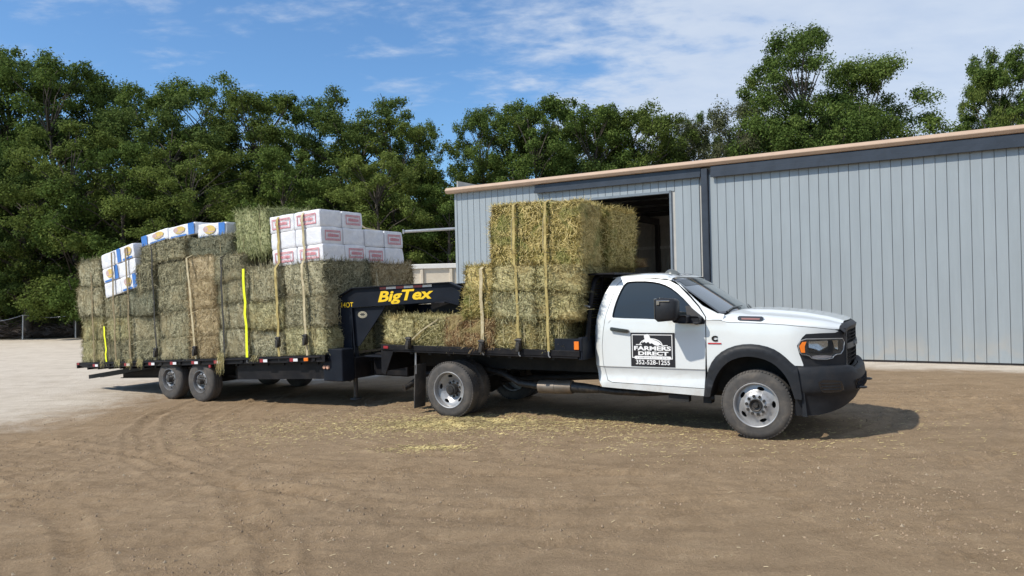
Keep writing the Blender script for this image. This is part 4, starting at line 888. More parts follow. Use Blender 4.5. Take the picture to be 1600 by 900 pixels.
for sg in (-1, 1):
    pts = [(math.cos(t) * .56, .43 + math.sin(t) * .60) for t in np.linspace(0.05, math.pi - .05, 14)]; vs = [(x, sg * .62, z) for x, z in pts] + [(x, sg * .95, z) for x, z in pts]; n = len(pts)
    mb.add(vs, [(i, i + 1, n + i + 1, n + i) for i in range(n - 1)])
mb.build('wheel_well', M['underbody'], TRUCK, 60)
mb = MB(); mb.bbox(-1.55, -1.25, -.72, -.25, 1.3, 1.78, .05); mb.bbox(-1.55, -1.25, .25, .72, 1.3, 1.78, .05); mb.bbox(-.75, -.45, -.8, .8, 1.3, 1.44, .04); mb.build('seats_and_dash', M['underbody'], TRUCK, 50)
# bumper
def bx_(y): return .47 + .62 * max(0.0, 1 - abs(y) ** 3.2) ** .55
def zbot(y):
    a = abs(y); P = [(0, .54), (.55, .44), (.8, .36), (.93, .315), (1.0, .303)]
    for (p, q), (r_, s_) in zip(P, P[1:]):
        if a <= r_: return q + (s_ - q) * (a - p) / (r_ - p)
    return .303
def bumpf(u, v):
    th = (u - .5) * math.pi; y = math.sin(th); y = math.copysign(abs(y) ** .85, y) if y else 0; zb = zbot(y)
    P = [(.885, -.07), (.878, -.015), (.862, .0), (.72, .012), (.60, .012), (.56, -.01), (.545, -.022), (None, -.05), (None, -.12)]
    t = v * (len(P) - 1); i = min(int(t), len(P) - 2); f = t - i
    zz = [(p[0] if p[0] is not None else (zb if k == 7 else zb - .005)) for k, p in enumerate(P)]
    z = zz[i] + (zz[i + 1] - zz[i]) * f; o = P[i][1] + (P[i + 1][1] - P[i][1]) * f
    dip = .055 * max(0, min(1, (.62 - abs(y)) / .14)) * (1 if z > .7 else 0) * ((z - .7) / .18)
    return (bx_(y) + o, y * (1.0 + o * .9), z - dip)
bmp = MB().grid(61, 17, bumpf).build('front_bumper', M['plastic'], TRUCK, 45)
for sg in (-1, 1):
    mb = MB(); mb.prism([(.47, .87), (.52, .80), (.57, .30), (.515, .303), (.520, .53)], sg * .995, sg * .90); mb.build('bumper_end', M['plastic'], bmp, 30)
    mb = MB()   # ribbed insert on the bumper corner
    for k in range(4):
        z0 = .600 + k * .032; mb.grid(10, 2, lambda a, b, z0=z0, k=k: (.690 + .022 * (3 - k) * 0 + (.90 - .70) * a + .01 * (3 - k), sg * (math.sqrt(1) * Yb(.690 + .2 * a + .01 * (3 - k)) + .020), z0 + .018 * b)) if False else None
    def yb(x):  # half width where the bumper reaches x
        lo, hi = 0.0, 1.0
        for _ in range(30):
            m_ = (lo + hi) / 2
            if bx_(m_) > x: lo = m_
            else: hi = m_
        return lo
    panel('bumper_recess', chaikin([(.675, .735), (.905, .720), (.925, .66), (.935, .585), (.74, .578), (.70, .61)], 1), lambda x, z, sg=sg: (x + .012, sg * (yb(x) + .017), z), M['gloss_black'], bmp, want=(0, sg, 0), thick=.004, step=.03)
    for k in range(3):
        z0 = .615 + k * .034; panel('recess_rib', [(.72 - .008 * k, z0 + .014), (.905, z0 + .010), (.905, z0 - .004), (.72 - .008 * k, z0)], lambda x, z, sg=sg: (x + .012, sg * (yb(x) + .026), z), M['plastic'], bmp, want=(0, sg, 0), thick=.008, step=.04)
mb = MB(); mb.grid(25, 4, lambda a, b: (bx_((2 * a - 1) * .55) + .016, (2 * a - 1) * .55, .585 + .12 * b)); mb.build('air_intake', M['gloss_black'], bmp)
mb = MB(); 
for k in range(22):
    y = -.53 + k * .05
    for dr in (1, -1): mb.tube([(bx_(y) + .022, y, .59), (bx_(y + dr * .06) + .022, y + dr * .06, .70)], .005, 4)
mb.build('intake_mesh', M['plastic'], bmp)['kind'] = 'stuff'
for y in (-.42, .42):
    MB().tube([(1.04, y - .04, .60), (1.135, y - .03, .60), (1.15, y, .60), (1.135, y + .03, .60), (1.04, y + .04, .60)], .014, 8).build('tow_hook', M['gloss_black'], TRUCK, 60)
# grille: black surround, honeycomb, cross bar with letters
def gxf(y, o=0.0): return xnose(y) + o
GR = empty('grille', parent=TRUCK)
def strip(y0, y1, z0, z1, o, th, name, mat, par=None, n=17):
    mb = MB(); mb.grid(n, 2, lambda a, b: (gxf(y0 + (y1 - y0) * a, o), y0 + (y1 - y0) * a, z0 + (z1 - z0) * b)); mb.grid(n, 2, lambda a, b: (gxf(y0 + (y1 - y0) * a, o - th * b), y0 + (y1 - y0) * a, z1)); mb.grid(n, 2, lambda a, b: (gxf(y0 + (y1 - y0) * a, o - th * b), y0 + (y1 - y0) * a, z0)); return mb.build(name, mat, par or GR, 40)
strip(-.60, .60, .84, 1.34, -.05, .01, 'grille_back', M['underbody'])
mb = MB()   # surround: thick frame, top slopes back to the hood edge
def sur(a, b):
    y = -.70 + 1.40 * a; return [(gxf(y, -.085), 1.374), (gxf(y, -.03), 1.368), (gxf(y, .020), 1.325), (gxf(y, .010), 1.285)][b]
mb.grid(33, 4, lambda a, b: (lambda q: (q[0], -.70 + 1.40 * a, q[1] - .065 * (abs(-1 + 2 * a) ** 6)))(sur(a, int(round(b * 3)))))
mb.grid(25, 4, lambda a, b: (gxf(-.62 + 1.24 * a, [-.02, .012, .012, -.03][int(round(b * 3))]), -.62 + 1.24 * a, [.885, .880, .845, .83][int(round(b * 3))] - .05 * max(0, min(1, (.55 - abs(-.62 + 1.24 * a)) / .12))))
for sg in (-1, 1):
    mb.grid(4, 8, lambda a, b: (gxf(.6, [-.04, .012, .016, -.02][int(round(a * 3))]), sg * [.655, .635, .575, .56][int(round(a * 3))], .85 + (1.31 - .85) * b))
mb.build('grille_surround', M['plastic'], GR, 50)
mb = MB()
def hexrow(z0, z1):
    rows = int((z1 - z0) / .05); p = .085
    for r_ in range(rows + 1):
        z = z0 + (z1 - z0) * (r_ + .5) / (rows + 1); dz = (z1 - z0) / (rows + 1) / 2
        for k in range(-9, 10):
            y = k * p + (p / 2 if r_ % 2 else 0)
            if abs(y) > .55: continue
            hexp = [(y + dy * p * .5, z + q * dz) for dy, q in ((-1, .35), (0, 1.05), (1, .35), (1, -.35), (0, -1.05), (-1, -.35))]
            for i in range(3):
                a, b = hexp[i], hexp[i + 1]; mb.tube([(gxf(a[0], .002), a[0], a[1]), (gxf(b[0], .002), b[0], b[1])], .0075, 4, False)
hexrow(1.13, 1.29); hexrow(.875, 1.06); hc = mb.build('honeycomb', plain('grille_black', (.012, .013, .015), .65, spec=.2), GR, 60); hc['kind'] = 'stuff'
strip(-.58, .58, 1.062, 1.128, .016, .03, 'grille_bar', plain('satin_dark_grey', (.055, .058, .06), .45))
lt = text_mesh('RAM', 0.085, 0.006, 0, 0.004, width=.34); map_mesh(lt, lambda u, v, w: (gxf(u, .020) + w, u, 1.095 + v * .8)); lt.materials.append(plain('dark_grey_letters', (.14, .145, .15), .35, .4)); obj('grille_lettering', lt, GR)

# door sign, near side and far side
def door_sign(sg):
    def P(u, v, o): x = -1.2675 + (u if sg < 0 else -u) * 1.0; z = 1.043 + v - 0.014 * 0; return (x, sg * (SW(-1.27, 1.05) + 0.003 + o), z)
    r = empty('door_sign', parent=TRUCK); r['label'] = 'black door sign with white horse emblem and phone number'
    mb = MB(); W2, H2 = .292, .217; q = [P(-W2, -H2, 0), P(W2, -H2, 0), P(W2, H2, 0), P(-W2, H2, 0), P(-W2, -H2, .0025), P(W2, -H2, .0025), P(W2, H2, .0025), P(-W2, H2, .0025)]
    mb.add(q, [(0, 1, 2, 3), (4, 5, 6, 7), (0, 1, 5, 4), (1, 2, 6, 5), (2, 3, 7, 6), (3, 0, 4, 7)]); mb.build('sign_plate', M['signblack'], r)
    def quad(mb, u0, u1, v0, v1, o=.004): mb.add([P(u0, v0, o), P(u1, v0, o), P(u1, v1, o), P(u0, v1, o)], [(0, 1, 2, 3)])
    mb = MB(); quad(mb, -.275, .262, .185, .194); quad(mb, -.275, -.266, -.108, .185); quad(mb, .253, .262, -.118, .185); quad(mb, -.266, -.235, -.108, -.099); quad(mb, .228, .253, -.118, -.109); mb.build('sign_border', M['grey_letter'] if False else M['white_letter'], r)
    def put(me, uo, vo, mat, name, o=.0045):
        map_mesh(me, lambda u, v, w: P(uo + u, vo + v, o + w)); me.materials.clear(); me.materials.append(mat); return obj(name, me, r)
    put(text_mesh('FARMERS', .072, .0006, 0, .003, width=.49), -.005, .014, M['white_letter'], 'lettering')
    put(text_mesh('DIRECT', .064, .0006, 0, .003, width=.40), .005, -.051, M['white_letter'], 'lettering')
    put(text_mesh('352-528-1255', .080, .0006, 0, .0012, width=.45), .0, -.165, M['white_letter'], 'phone_number')
    pill = [(-.225 + .02 * math.cos(t), -.103 + .0205 * math.sin(t)) for t in np.linspace(math.pi / 2, 1.5 * math.pi, 8)] + [(.225 + .02 * math.cos(t), -.103 + .0205 * math.sin(t)) for t in np.linspace(-math.pi / 2, math.pi / 2, 8)]
    mb = MB(); mb.add([P(a, b, .0042) for a, b in pill], [tuple(range(len(pill)))]); mb.build('sign_banner', M['white_letter'], r)
    mb = MB(); rr = random.Random(4); u = -.21
    while u < .21: w = rr.uniform(.006, .016); quad(mb, u, u + w, -.103 - rr.uniform(.003, .008), -.103 + rr.uniform(.003, .008), .0052); u += w + rr.uniform(.006, .014) + (.02 if rr.random() < .12 else 0)
    mb.build('banner_print', M['grey_letter'], r)
    # a rearing horse inside an arch of rail
    horse = [(-.11, .190), (-.06, .200), (-.035, .175), (-.028, .15), (.01, .128), (.045, .118), (.085, .10), (.12, .068), (.145, .056), (.10, .062), (.082, .058), (.095, .050), (.06, .052), (.03, .06), (-.01, .085), (-.03, .075), (-.055, .10), (-.085, .082), (-.10, .10), (-.14, .085), (-.12, .11), (-.10, .125), (-.108, .155)]
    bm = bmesh.new(); vs = [bm.verts.new(P(a, b, .0045)) for a, b in horse]; [bm.edges.new((vs[i], vs[(i + 1) % len(vs)])) for i in range(len(vs))]; bmesh.ops.triangle_fill(bm, edges=bm.edges[:]); me = bpy.data.meshes.new('sign_horse'); bm.to_mesh(me); bm.free(); me.materials.append(M['white_letter']); obj('sign_horse', me, r)
    mb = MB(); A = [(-.02 + .155 * math.cos(t), .055 + .09 * math.sin(t)) for t in np.linspace(.05, math.pi - .05, 16)]; B_ = [(-.02 + .143 * math.cos(t), .055 + .078 * math.sin(t)) for t in np.linspace(.05, math.pi - .05, 16)]
    mb.add([P(a, b, .0043) for a, b in A + B_], [(i, i + 1, 17 + i, 16 + i) for i in range(15)]); quad(mb, -.22, -.14, .058, .068); quad(mb, .12, .20, .05, .06); mb.build('sign_scroll', M['white_letter'], r)
door_sign(-1); door_sign(1)

# ---------------------------------------------------------------- wheels
def tyre(mb, r, w, rr):   # outer face at y=0, body towards +y
    prof = [(rr, .012), (rr + .012, .0), (rr + .03, .004), (rr + (r - rr) * .5, -.006), (r - .045, .002), (r - .018, .018), (r - .004, .034)]
    n = 4
    for i in range(n):
        a = .034 + (w - .068) * i / n; b = .034 + (w - .068) * (i + 1) / n; prof += [(r, a + .006), (r, b - .006)] + ([(r - .010, b - .004), (r - .010, b + .004)] if i < n - 1 else [])
    prof += [(r - .018, w - .018), (r - .045, w - .002), (rr + .02, w), (rr, w - .02)]
    mb.lathe(prof, 56)
    for k in range(64):   # tread blocks on the shoulder
        t = 2 * math.pi * k / 64; 
        for y in (.012, w - .012 - .026):
            c, s_ = math.cos(t), math.sin(t); c2, s2 = math.cos(t + .055), math.sin(t + .055); r1 = r - .014; r2 = r + .002
            mb.add([(r1 * c, y, r1 * s_), (r2 * c, y + .006, r2 * s_), (r2 * c, y + .026, r2 * s_), (r1 * c, y + .026, r1 * s_), (r1 * c2, y, r1 * s2), (r2 * c2, y + .006, r2 * s2), (r2 * c2, y + .026, r2 * s2), (r1 * c2, y + .026, r1 * s2)], [(0, 1, 2, 3), (4, 5, 6, 7), (0, 1, 5, 4), (1, 2, 6, 5), (2, 3, 7, 6)])
def disc(name, rout, rin, holes, depth, mat, par, thick=.012):
    """pressed-steel wheel disc: ring with hand holes, dished by depth(r)"""
    out = [(rout * math.cos(t), rout * math.sin(t)) for t in np.linspace(0, 2 * math.pi, 48, endpoint=False)]
    hl = [[(rin * math.cos(t), rin * math.sin(t)) for t in np.linspace(0, 2 * math.pi, 24, endpoint=False)]] if rin else []
    for (rc, n, a, b, ph) in holes:
        for k in range(n):
            t0 = ph + 2 * math.pi * k / n; lp = []
            for q in np.linspace(0, 2 * math.pi, 12, endpoint=False):
                rr_ = rc + b * math.sin(q); tt = t0 + a * math.cos(q) / rc; lp.append((rr_ * math.cos(tt), rr_ * math.sin(tt)))
            hl.append(lp)
    return panel(name, out, lambda u, v: (u, depth(math.hypot(u, v)), v), mat, par, holes=hl, step=.03, thick=thick, want=(0, -1, 0), smooth=50)
def interp(P):
    def f(r):
        if r <= P[0][0]: return P[0][1]
        for (a, b), (c, d) in zip(P, P[1:]):
            if r <= c: return b + (d - b) * (r - a) / (c - a)
        return P[-1][1]
    return f
def truck_wheel(kind):
    w = empty('wheel'); mb = MB(); tyre(mb, .412, .225, .262); mb.build('tyre', M['rubber'], w, 35)
    mb = MB(); mb.lathe([(.262, .014), (.268, .002), (.262, -.004), (.252, .0), (.246, .018), (.240, .05), (.236, .12), (.240, .20), (.262, .21)], 56); mb.build('rim', M['steel'], w, 40)
    if kind == 'front': dp = interp([(.085, .006), (.125, .006), (.140, .010), (.150, .030), (.175, .052), (.20, .062), (.236, .068)])
    elif kind == 'rear': dp = interp([(.085, .135), (.125, .135), (.140, .130), (.165, .105), (.20, .085), (.236, .078)])
    else: dp = interp([(.085, .02), (.236, .05)])
    if kind != 'inner':
        disc('wheel_disc', .238, .074, [(.197, 5, .043, .022, .35 if kind == 'front' else 2.2)], dp, M['steel'], w)
        MB().grid(2, 2, lambda a, b: (-.24 + .48 * a, .205, -.24 + .48 * b))
        mb = MB(); mb.lathe([(.0, .17), (.238, .17)], 32); mb.build('backing_plate', M['underbody'], w)
        nd = dp(.11); mb = MB()
        for k in range(10):
            t = 2 * math.pi * (k + .3) / 10; mb.tube([(.108 * math.cos(t), nd + .002, .108 * math.sin(t)), (.108 * math.cos(t), nd - .024, .108 * math.sin(t))], [.020, .015], 6)
        mb.build('lug_nuts', M['hub'], w, 30)
        mb = MB()
        if kind == 'front': mb.lathe([(.076, .02), (.076, -.012), (.068, -.020), (.060, -.016), (.055, .0), (.034, .004), (.032, -.016), (.026, -.022), (.0, -.022)], 32)
        else: mb.lathe([(.085, .14), (.085, .06), (.078, .048), (.060, .045), (.055, .030), (.0, .028)], 32)
        mb.build('hub_cap', M['hub'], w, 40)
    else:
        mb = MB(); mb.lathe([(.0, .06), (.24, .06)], 32); mb.build('wheel_disc', M['alloy'], w)
    return w
def placew(w, x, yo, z, sg, par, rot=0.0):
    """outer face at |y| = yo on side sg (-1 = near side)"""
    w.parent = par; w.location = (x, sg * yo, z); w.rotation_euler = (0, rot, 0) if sg < 0 else (0, rot, math.pi); return w
fw = truck_wheel('front'); placew(fw, 0, 1.025, .409, -1, TRUCK, .3); placew(copy_tree(fw), 0, 1.025, .409, 1, TRUCK, 1.3)
rw = truck_wheel('rear'); placew(rw, -WB, 1.19, .409, -1, TRUCK, .5); placew(copy_tree(rw), -WB, 1.19, .409, 1, TRUCK, 2)
iw = truck_wheel('inner'); placew(iw, -WB, .905, .409, -1, TRUCK); placew(copy_tree(iw), -WB, .905, .409, 1, TRUCK)
# ---------------------------------------------------------------- chassis
mb = MB()
for sg in (-1, 1): mb.box(-5.35, .75, sg * .40, sg * .47, .66, .90) if sg > 0 else mb.box(-5.35, .75, -.47, -.40, .66, .90)
for x in (-5.2, -3.6, -2.6, -1.4, .3): mb.box(x, x + .08, -.40, .40, .70, .86)
mb.build('frame_rails', M['underbody'], TRUCK)
mb = MB(); mb.tube([(-WB, -.95, .41), (-WB, .95, .41)], .07, 12); mb.tube([(-WB - .19, 0, .41), (-WB, 0, .41), (-WB + .22, 0, .43)], [.12, .19, .09], 14); mb.tube([(-WB + .2, 0, .43), (-1.4, 0, .62)], .05, 10); mb.build('rear_axle', M['underbody'], TRUCK, 50)
mb = MB(); mb.tube([(0, -.85, .40), (0, .85, .40)], .06, 10); mb.tube([(-.1, -.8, .33), (-.1, .75, .35)], .022, 8); mb.build('front_axle', M['underbody'], TRUCK, 50)
mb = MB()
for sg in (-1, 1):
    for k in range(4): q = .62 - k * .13; mb.tube([(-WB - q, sg * .55, .62 - .03 * k + .02), (-WB, sg * .55, .50 - .025 * k), (-WB + q, sg * .55, .62 - .03 * k + .02)], .02, 4)
mb.build('leaf_springs', M['underbody'], TRUCK)
mb = MB(); mb.box(-.95, .62, -.33, .33, .40, .95); mb.box(-1.7, -.95, -.22, .22, .42, .80); mb.build('engine_block', M['underbody'], TRUCK)
mb = MB(); mb.tube([(-3.02, -.80, .468), (-3.01, -.80, .468), (-2.50, -.80, .482), (-2.49, -.80, .482)], [.05, .094, .094, .06], 20); mb.tube([(-2.78, -.80, .474), (-2.75, -.80, .475)], .098, 20); mb.build('muffler', M['exhaust'], TRUCK, 35)
mb = MB(); mb.tube([(-2.50, -.80, .482), (-2.33, -.80, .478), (-2.10, -.80, .47)], [.075, .07, .05], 16); mb.tube([(-2.15, -.80, .472), (-1.85, -.79, .45), (-1.5, -.72, .44), (-1.1, -.5, .45)], .045, 12); mb.tube([(-3.0, -.80, .47), (-3.35, -.78, .50), (-3.7, -.62, .60), (-4.4, -.50, .72), (-5.1, -.72, .55), (-5.22, -.95, .40), (-5.26, -1.02, .375)], [.045, .045, .045, .045, .045, .045, .05], 12); mb.build('exhaust_pipe', M['hub'], TRUCK, 50)
mb = MB(); mb.bbox(-3.9, -2.2, .55, 1.0, .45, .85, .03); mb.build('fuel_tank', M['black'], TRUCK, 40)
mb = MB(); mb.box(-1.10, -.84, -.92, -.80, .385, .47); mb.box(-.66, -.56, -.90, -.74, .38, .46); mb.tube([(-.56, -.85, .42), (-.53, -.95, .46)], .02, 6); mb.build('cab_mount_bracket', M['underbody'], TRUCK)
for sg in (-1, 1):
    mb = MB(); mb.bbox(-5.03, -5.01, -.14, .14, .10, .76, .006, lambda x, y, z, sg=sg: (x + .10 - .05 * (.76 - z), sg * 1.04 + y, z)); mb.build('mud_flap', M['rubber'], TRUCK)
    mb = MB(); mb.tube([(-4.91, sg * 1.16, .97), (-4.92, sg * 1.16, .62)], .014, 6); mb.build('flap_hanger', M['galv'], TRUCK)
# ---------------------------------------------------------------- flatbed body; its deck falls slightly toward the cab
def DZ(x): return 1.019 + (1.052 - 1.019) * (-2.2 - x) / 3.3
bf = lambda x, y, z: (x, y, z + DZ(x))
mb = MB(); mb.bbox(-5.52, -2.20, -1.18, 1.18, -.05, 0.0, .004, bf)
mb.build('bed_floor', plain('worn_deck_steel', (.10, .10, .10), .6, .3, 0, .3, 4, ((.34, .29, .18), .6)), TRUCK)
mb = MB()
for sg in (-1, 1):
    mb.bbox(-5.53, -2.19, sg * 1.225 if sg < 0 else 1.185, -1.185 if sg < 0 else 1.225, -.075, .006, .006, bf); mb.bbox(-5.50, -2.22, -1.215 if sg < 0 else 1.16, -1.16 if sg < 0 else 1.215, -.10, -.072, .004, bf)
mb.build('bed_side_rail', M['black'], TRUCK)
mb = MB()
for x in np.arange(-5.35, -2.3, .34): mb.box(x, x + .05, -1.17, 1.17, -.13, -.052, bf)
mb.box(-5.4, -2.25, -.5, -.42, -.22, -.10, bf); mb.box(-5.4, -2.25, .42, .5, -.22, -.10, bf); mb.build('bed_crossmembers', M['underbody'], TRUCK)
mb = MB(); mb.prism([(-5.53, .0), (-5.53, -.42), (-5.46, -.46), (-5.30, -.10), (-5.30, 0)], -1.215, -1.19, bf); mb.prism([(-5.53, .0), (-5.53, -.42), (-5.46, -.46), (-5.30, -.10), (-5.30, 0)], 1.19, 1.215, bf); mb.box(-5.53, -5.46, -1.2, 1.2, -.40, -.005, bf); mb.box(-5.62, -5.45, -.5, .5, -.42, -.30, bf); mb.build('rear_apron', M['black'], TRUCK)
MB().bbox(-5.47, -5.38, -1.236, -1.224, -.055, -.015, .003, bf).build('tail_lamp', M['red'], TRUCK)
MB().bbox(-5.47, -5.38, 1.224, 1.236, -.055, -.015, .003, bf).build('tail_lamp', M['red'], TRUCK)
for sg in (-1, 1):
    mb = MB(); mb.bbox(-3.45, -2.35, sg * .62 if sg > 0 else -.98, sg * .98 if sg > 0 else -.62, .62, .90, .02) if sg > 0 else None
    if sg > 0: mb.build('underbed_box', M['black'], TRUCK)
# headache rack: base panel and rounded tube frame with louvred mesh
HR = empty('headache_rack', parent=TRUCK)
mb = MB(); mb.bbox(-2.22, -2.155, -1.20, 1.20, .90, 1.20, .008); mb.bbox(-2.56, -2.16, -1.215, -1.185, DZ(-2.3) - .0, 1.185, .006); mb.bbox(-2.56, -2.16, 1.185, 1.215, DZ(-2.3), 1.185, .006); mb.build('bulkhead', M['navy'], HR)
fr = [(-.99, 1.15), (-.985, 1.60), (-.955, 1.82), (-.88, 1.955), (-.76, 2.015), (.76, 2.015), (.88, 1.955), (.955, 1.82), (.985, 1.60), (.99, 1.15)]
mb = MB(); mb.tube([(-2.175 + .10 * max(0, z - 1.15), y, z) for y, z in fr], .034, 10)
for y in (-.62, -.2, .2, .62): mb.tube([(-2.175, y, 1.16), (-2.09, y, 2.0)], .022, 8)
for z in (1.42, 1.68): mb.tube([(-2.175 + .1 * (z - 1.15), -.96, z), (-2.175 + .1 * (z - 1.15), .96, z)], .016, 8)
mb.build('rack_tubes', M['black'], HR, 50)
mb = MB()
for k in range(21):
    z = 1.22 + k * .034; mb.box(-2.19, -2.165, -.93, .93, z, z + .018, lambda x, y, z: (x + .1 * (z - 1.15), y, z))
mb.build('rack_mesh', M['underbody'], HR)
mb = MB(); mb.bbox(-2.16, -1.78, -.96, .96, 2.018, 2.045, .008); mb.build('rack_visor', M['black'], HR)
MB().bbox(-2.265, -2.195, -1.232, -1.216, 1.04, 1.15, .004).build('side_marker_lamp', M['amber'], TRUCK)
MB().tube([(-2.19, -1.05, 1.62), (-2.1, -1.06, 1.60)], .012, 6).build('rack_hook', M['galv'], TRUCK)

# ---------------------------------------------------------------- gooseneck trailer (local x forward from the hitch point, deck falls toward the rear)
THZ = R(-32); HX, HY = -0.321, 11.795; T = empty('gooseneck_trailer', (HX, HY, 0), THZ)
tag(T, 'long black gooseneck flatbed trailer loaded with hay, yellow lettering on its neck', 'trailer')
def Zd(x): return 0.986 + 0.05 * x
tf = lambda x, y, z: (x, y, z + Zd(x))
TW = 1.295
mb = MB()
for sg in (-1, 1):
    mb.box(-9.60, -2.42, min(sg * TW, sg * (TW - .09)), max(sg * TW, sg * (TW - .09)), -.012, .0, tf)
    mb.box(-9.60, -2.42, min(sg * TW, sg * (TW - .012)), max(sg * TW, sg * (TW - .012)), -.098, -.012, tf)
    mb.box(-9.60, -2.42, min(sg * TW, sg * (TW - .09)), max(sg * TW, sg * (TW - .09)), -.11, -.098, tf)
    mb.prism([(-9.94, .0), (-9.94, -.035), (-9.60, -.11), (-9.60, 0)], min(sg * TW, sg * (TW - .09)), max(sg * TW, sg * (TW - .09)), tf)
mb.build('side_rail', M['black'], T)
mb = MB()
for sg in (-1, 1):
    mb.tube([(-9.5, sg * (TW + .025), Zd(-9.5) - .03), (-2.5, sg * (TW + .025), Zd(-2.5) - .03)], .013, 6)
    for k in range(12): x = -9.3 + k * .6; mb.box(x, x + .07, min(sg * TW, sg * (TW + .02)), max(sg * TW, sg * (TW + .02)), -.09, -.012, tf)
mb.build('rub_rail', M['black'], T)
plank = MB().bbox(-9.9, -2.42, -.068, .068, -.045, -.003, .004, tf).mesh('deck_plank', plain('weathered_planks', (.18, .14, .10), .85, 0, 0, .3, 3))
for k in range(17):
    o = obj('deck_plank', plank, T); o.location = (0, -1.13 + k * .1413, 0)
mb = MB()
for y in (-.52, .52):
    mb.box(-9.5, -2.1, y - .07, y + .07, -.18, -.165, tf); mb.box(-9.5, -2.1, y - .01, y + .01, -.40, -.18, tf); mb.box(-9.5, -2.1, y - .07, y + .07, -.415, -.40, tf)
for x in np.arange(-9.7, -2.5, .41): mb.box(x, x + .05, -1.2, 1.2, -.16, -.05, tf)
mb.build('frame', M['black'], T)
mb = MB(); mb.box(-4.75, -2.5, -1.18, -1.14, -.40, -.12, tf); mb.box(-4.75, -2.5, 1.14, 1.18, -.40, -.12, tf); mb.build('side_skirt', M['black'], T)
mb = MB()
for y in (-1.0, -.75, .75, 1.0):
    mb.add([(x, y + dy, z) for x, z in ((-10.02, .105), (-10.02, .19), (-7.6, .52), (-7.6, .435)) for dy in (0, .09)], [(0, 2, 3, 1), (2, 4, 5, 3), (4, 6, 7, 5), (6, 0, 1, 7), (0, 6, 4, 2), (1, 3, 5, 7)])
mb.build('slide_in_ramp', M['black'], T)
mb = MB(); mb.box(-9.95, -9.90, -1.29, 1.29, -.12, .0, tf); mb.build('rear_crossbar', M['black'], T)
rdm = MB().bbox(0, .085, -.004, .004, -.028, .028, .002).mesh('red_reflector', M['red']); wdm = MB().bbox(0, .105, -.004, .004, -.024, .024, .002).mesh('white_reflector', M['white'])
for x in (-9.22, -8.06, -7.22, -6.52, -5.86, -5.20, -3.95, -3.20):
    for sg in (-1, 1):
        for me, dx in ((rdm, 0), (wdm, .088)):
            o = obj(me.name, me, T); o.location = (x + dx, sg * (TW + .042), Zd(x) - .062); o.rotation_euler = (0, -.05, 0)
for sg in (-1, 1):
    MB().bbox(-9.9, -9.82, min(sg * (TW + .002), sg * (TW + .012)), max(sg * (TW + .002), sg * (TW + .012)), -.045, -.005, .003, tf).build('rear_marker_lamp', M['red'], T)
    MB().bbox(-2.86, -2.76, min(sg * (TW + .034), sg * (TW + .05)), max(sg * (TW + .034), sg * (TW + .05)), -.09, -.035, .005, tf).build('front_marker_lamp', M['amber'], T)
    MB().bbox(-5.42, -5.36, min(sg * (TW - .03), sg * (TW - .0)), max(sg * (TW - .03), sg * (TW - .0)), -.17, -.115, .005, tf).build('hanging_lamp', M['red'], T)
    MB().bbox(-2.56, -2.13, min(sg * 1.20, sg * .92), max(sg * 1.20, sg * .92), .43, .955, .012).build('front_toolbox', M['navy'], T)
    for dx in (-2.52, -2.445): MB().tube([(dx, sg * 1.195, .655), (dx, sg * 1.225, .655)], [.034, .028], 16).build('round_lamp', M['clear_amber'], T, 40)
MB().bbox(-2.56, -2.13, -.91, .91, .45, .80, .01).build('front_crossbox', M['black'], T)
MB().bbox(-2.0, -1.25, -.62, .62, .48, .86, .02).build('battery_box', M['black'], T, 40)
MB().bbox(-2.02, -1.40, -.80, -.63, .80, .825, .004).build('step_plate', M['navy'], T)
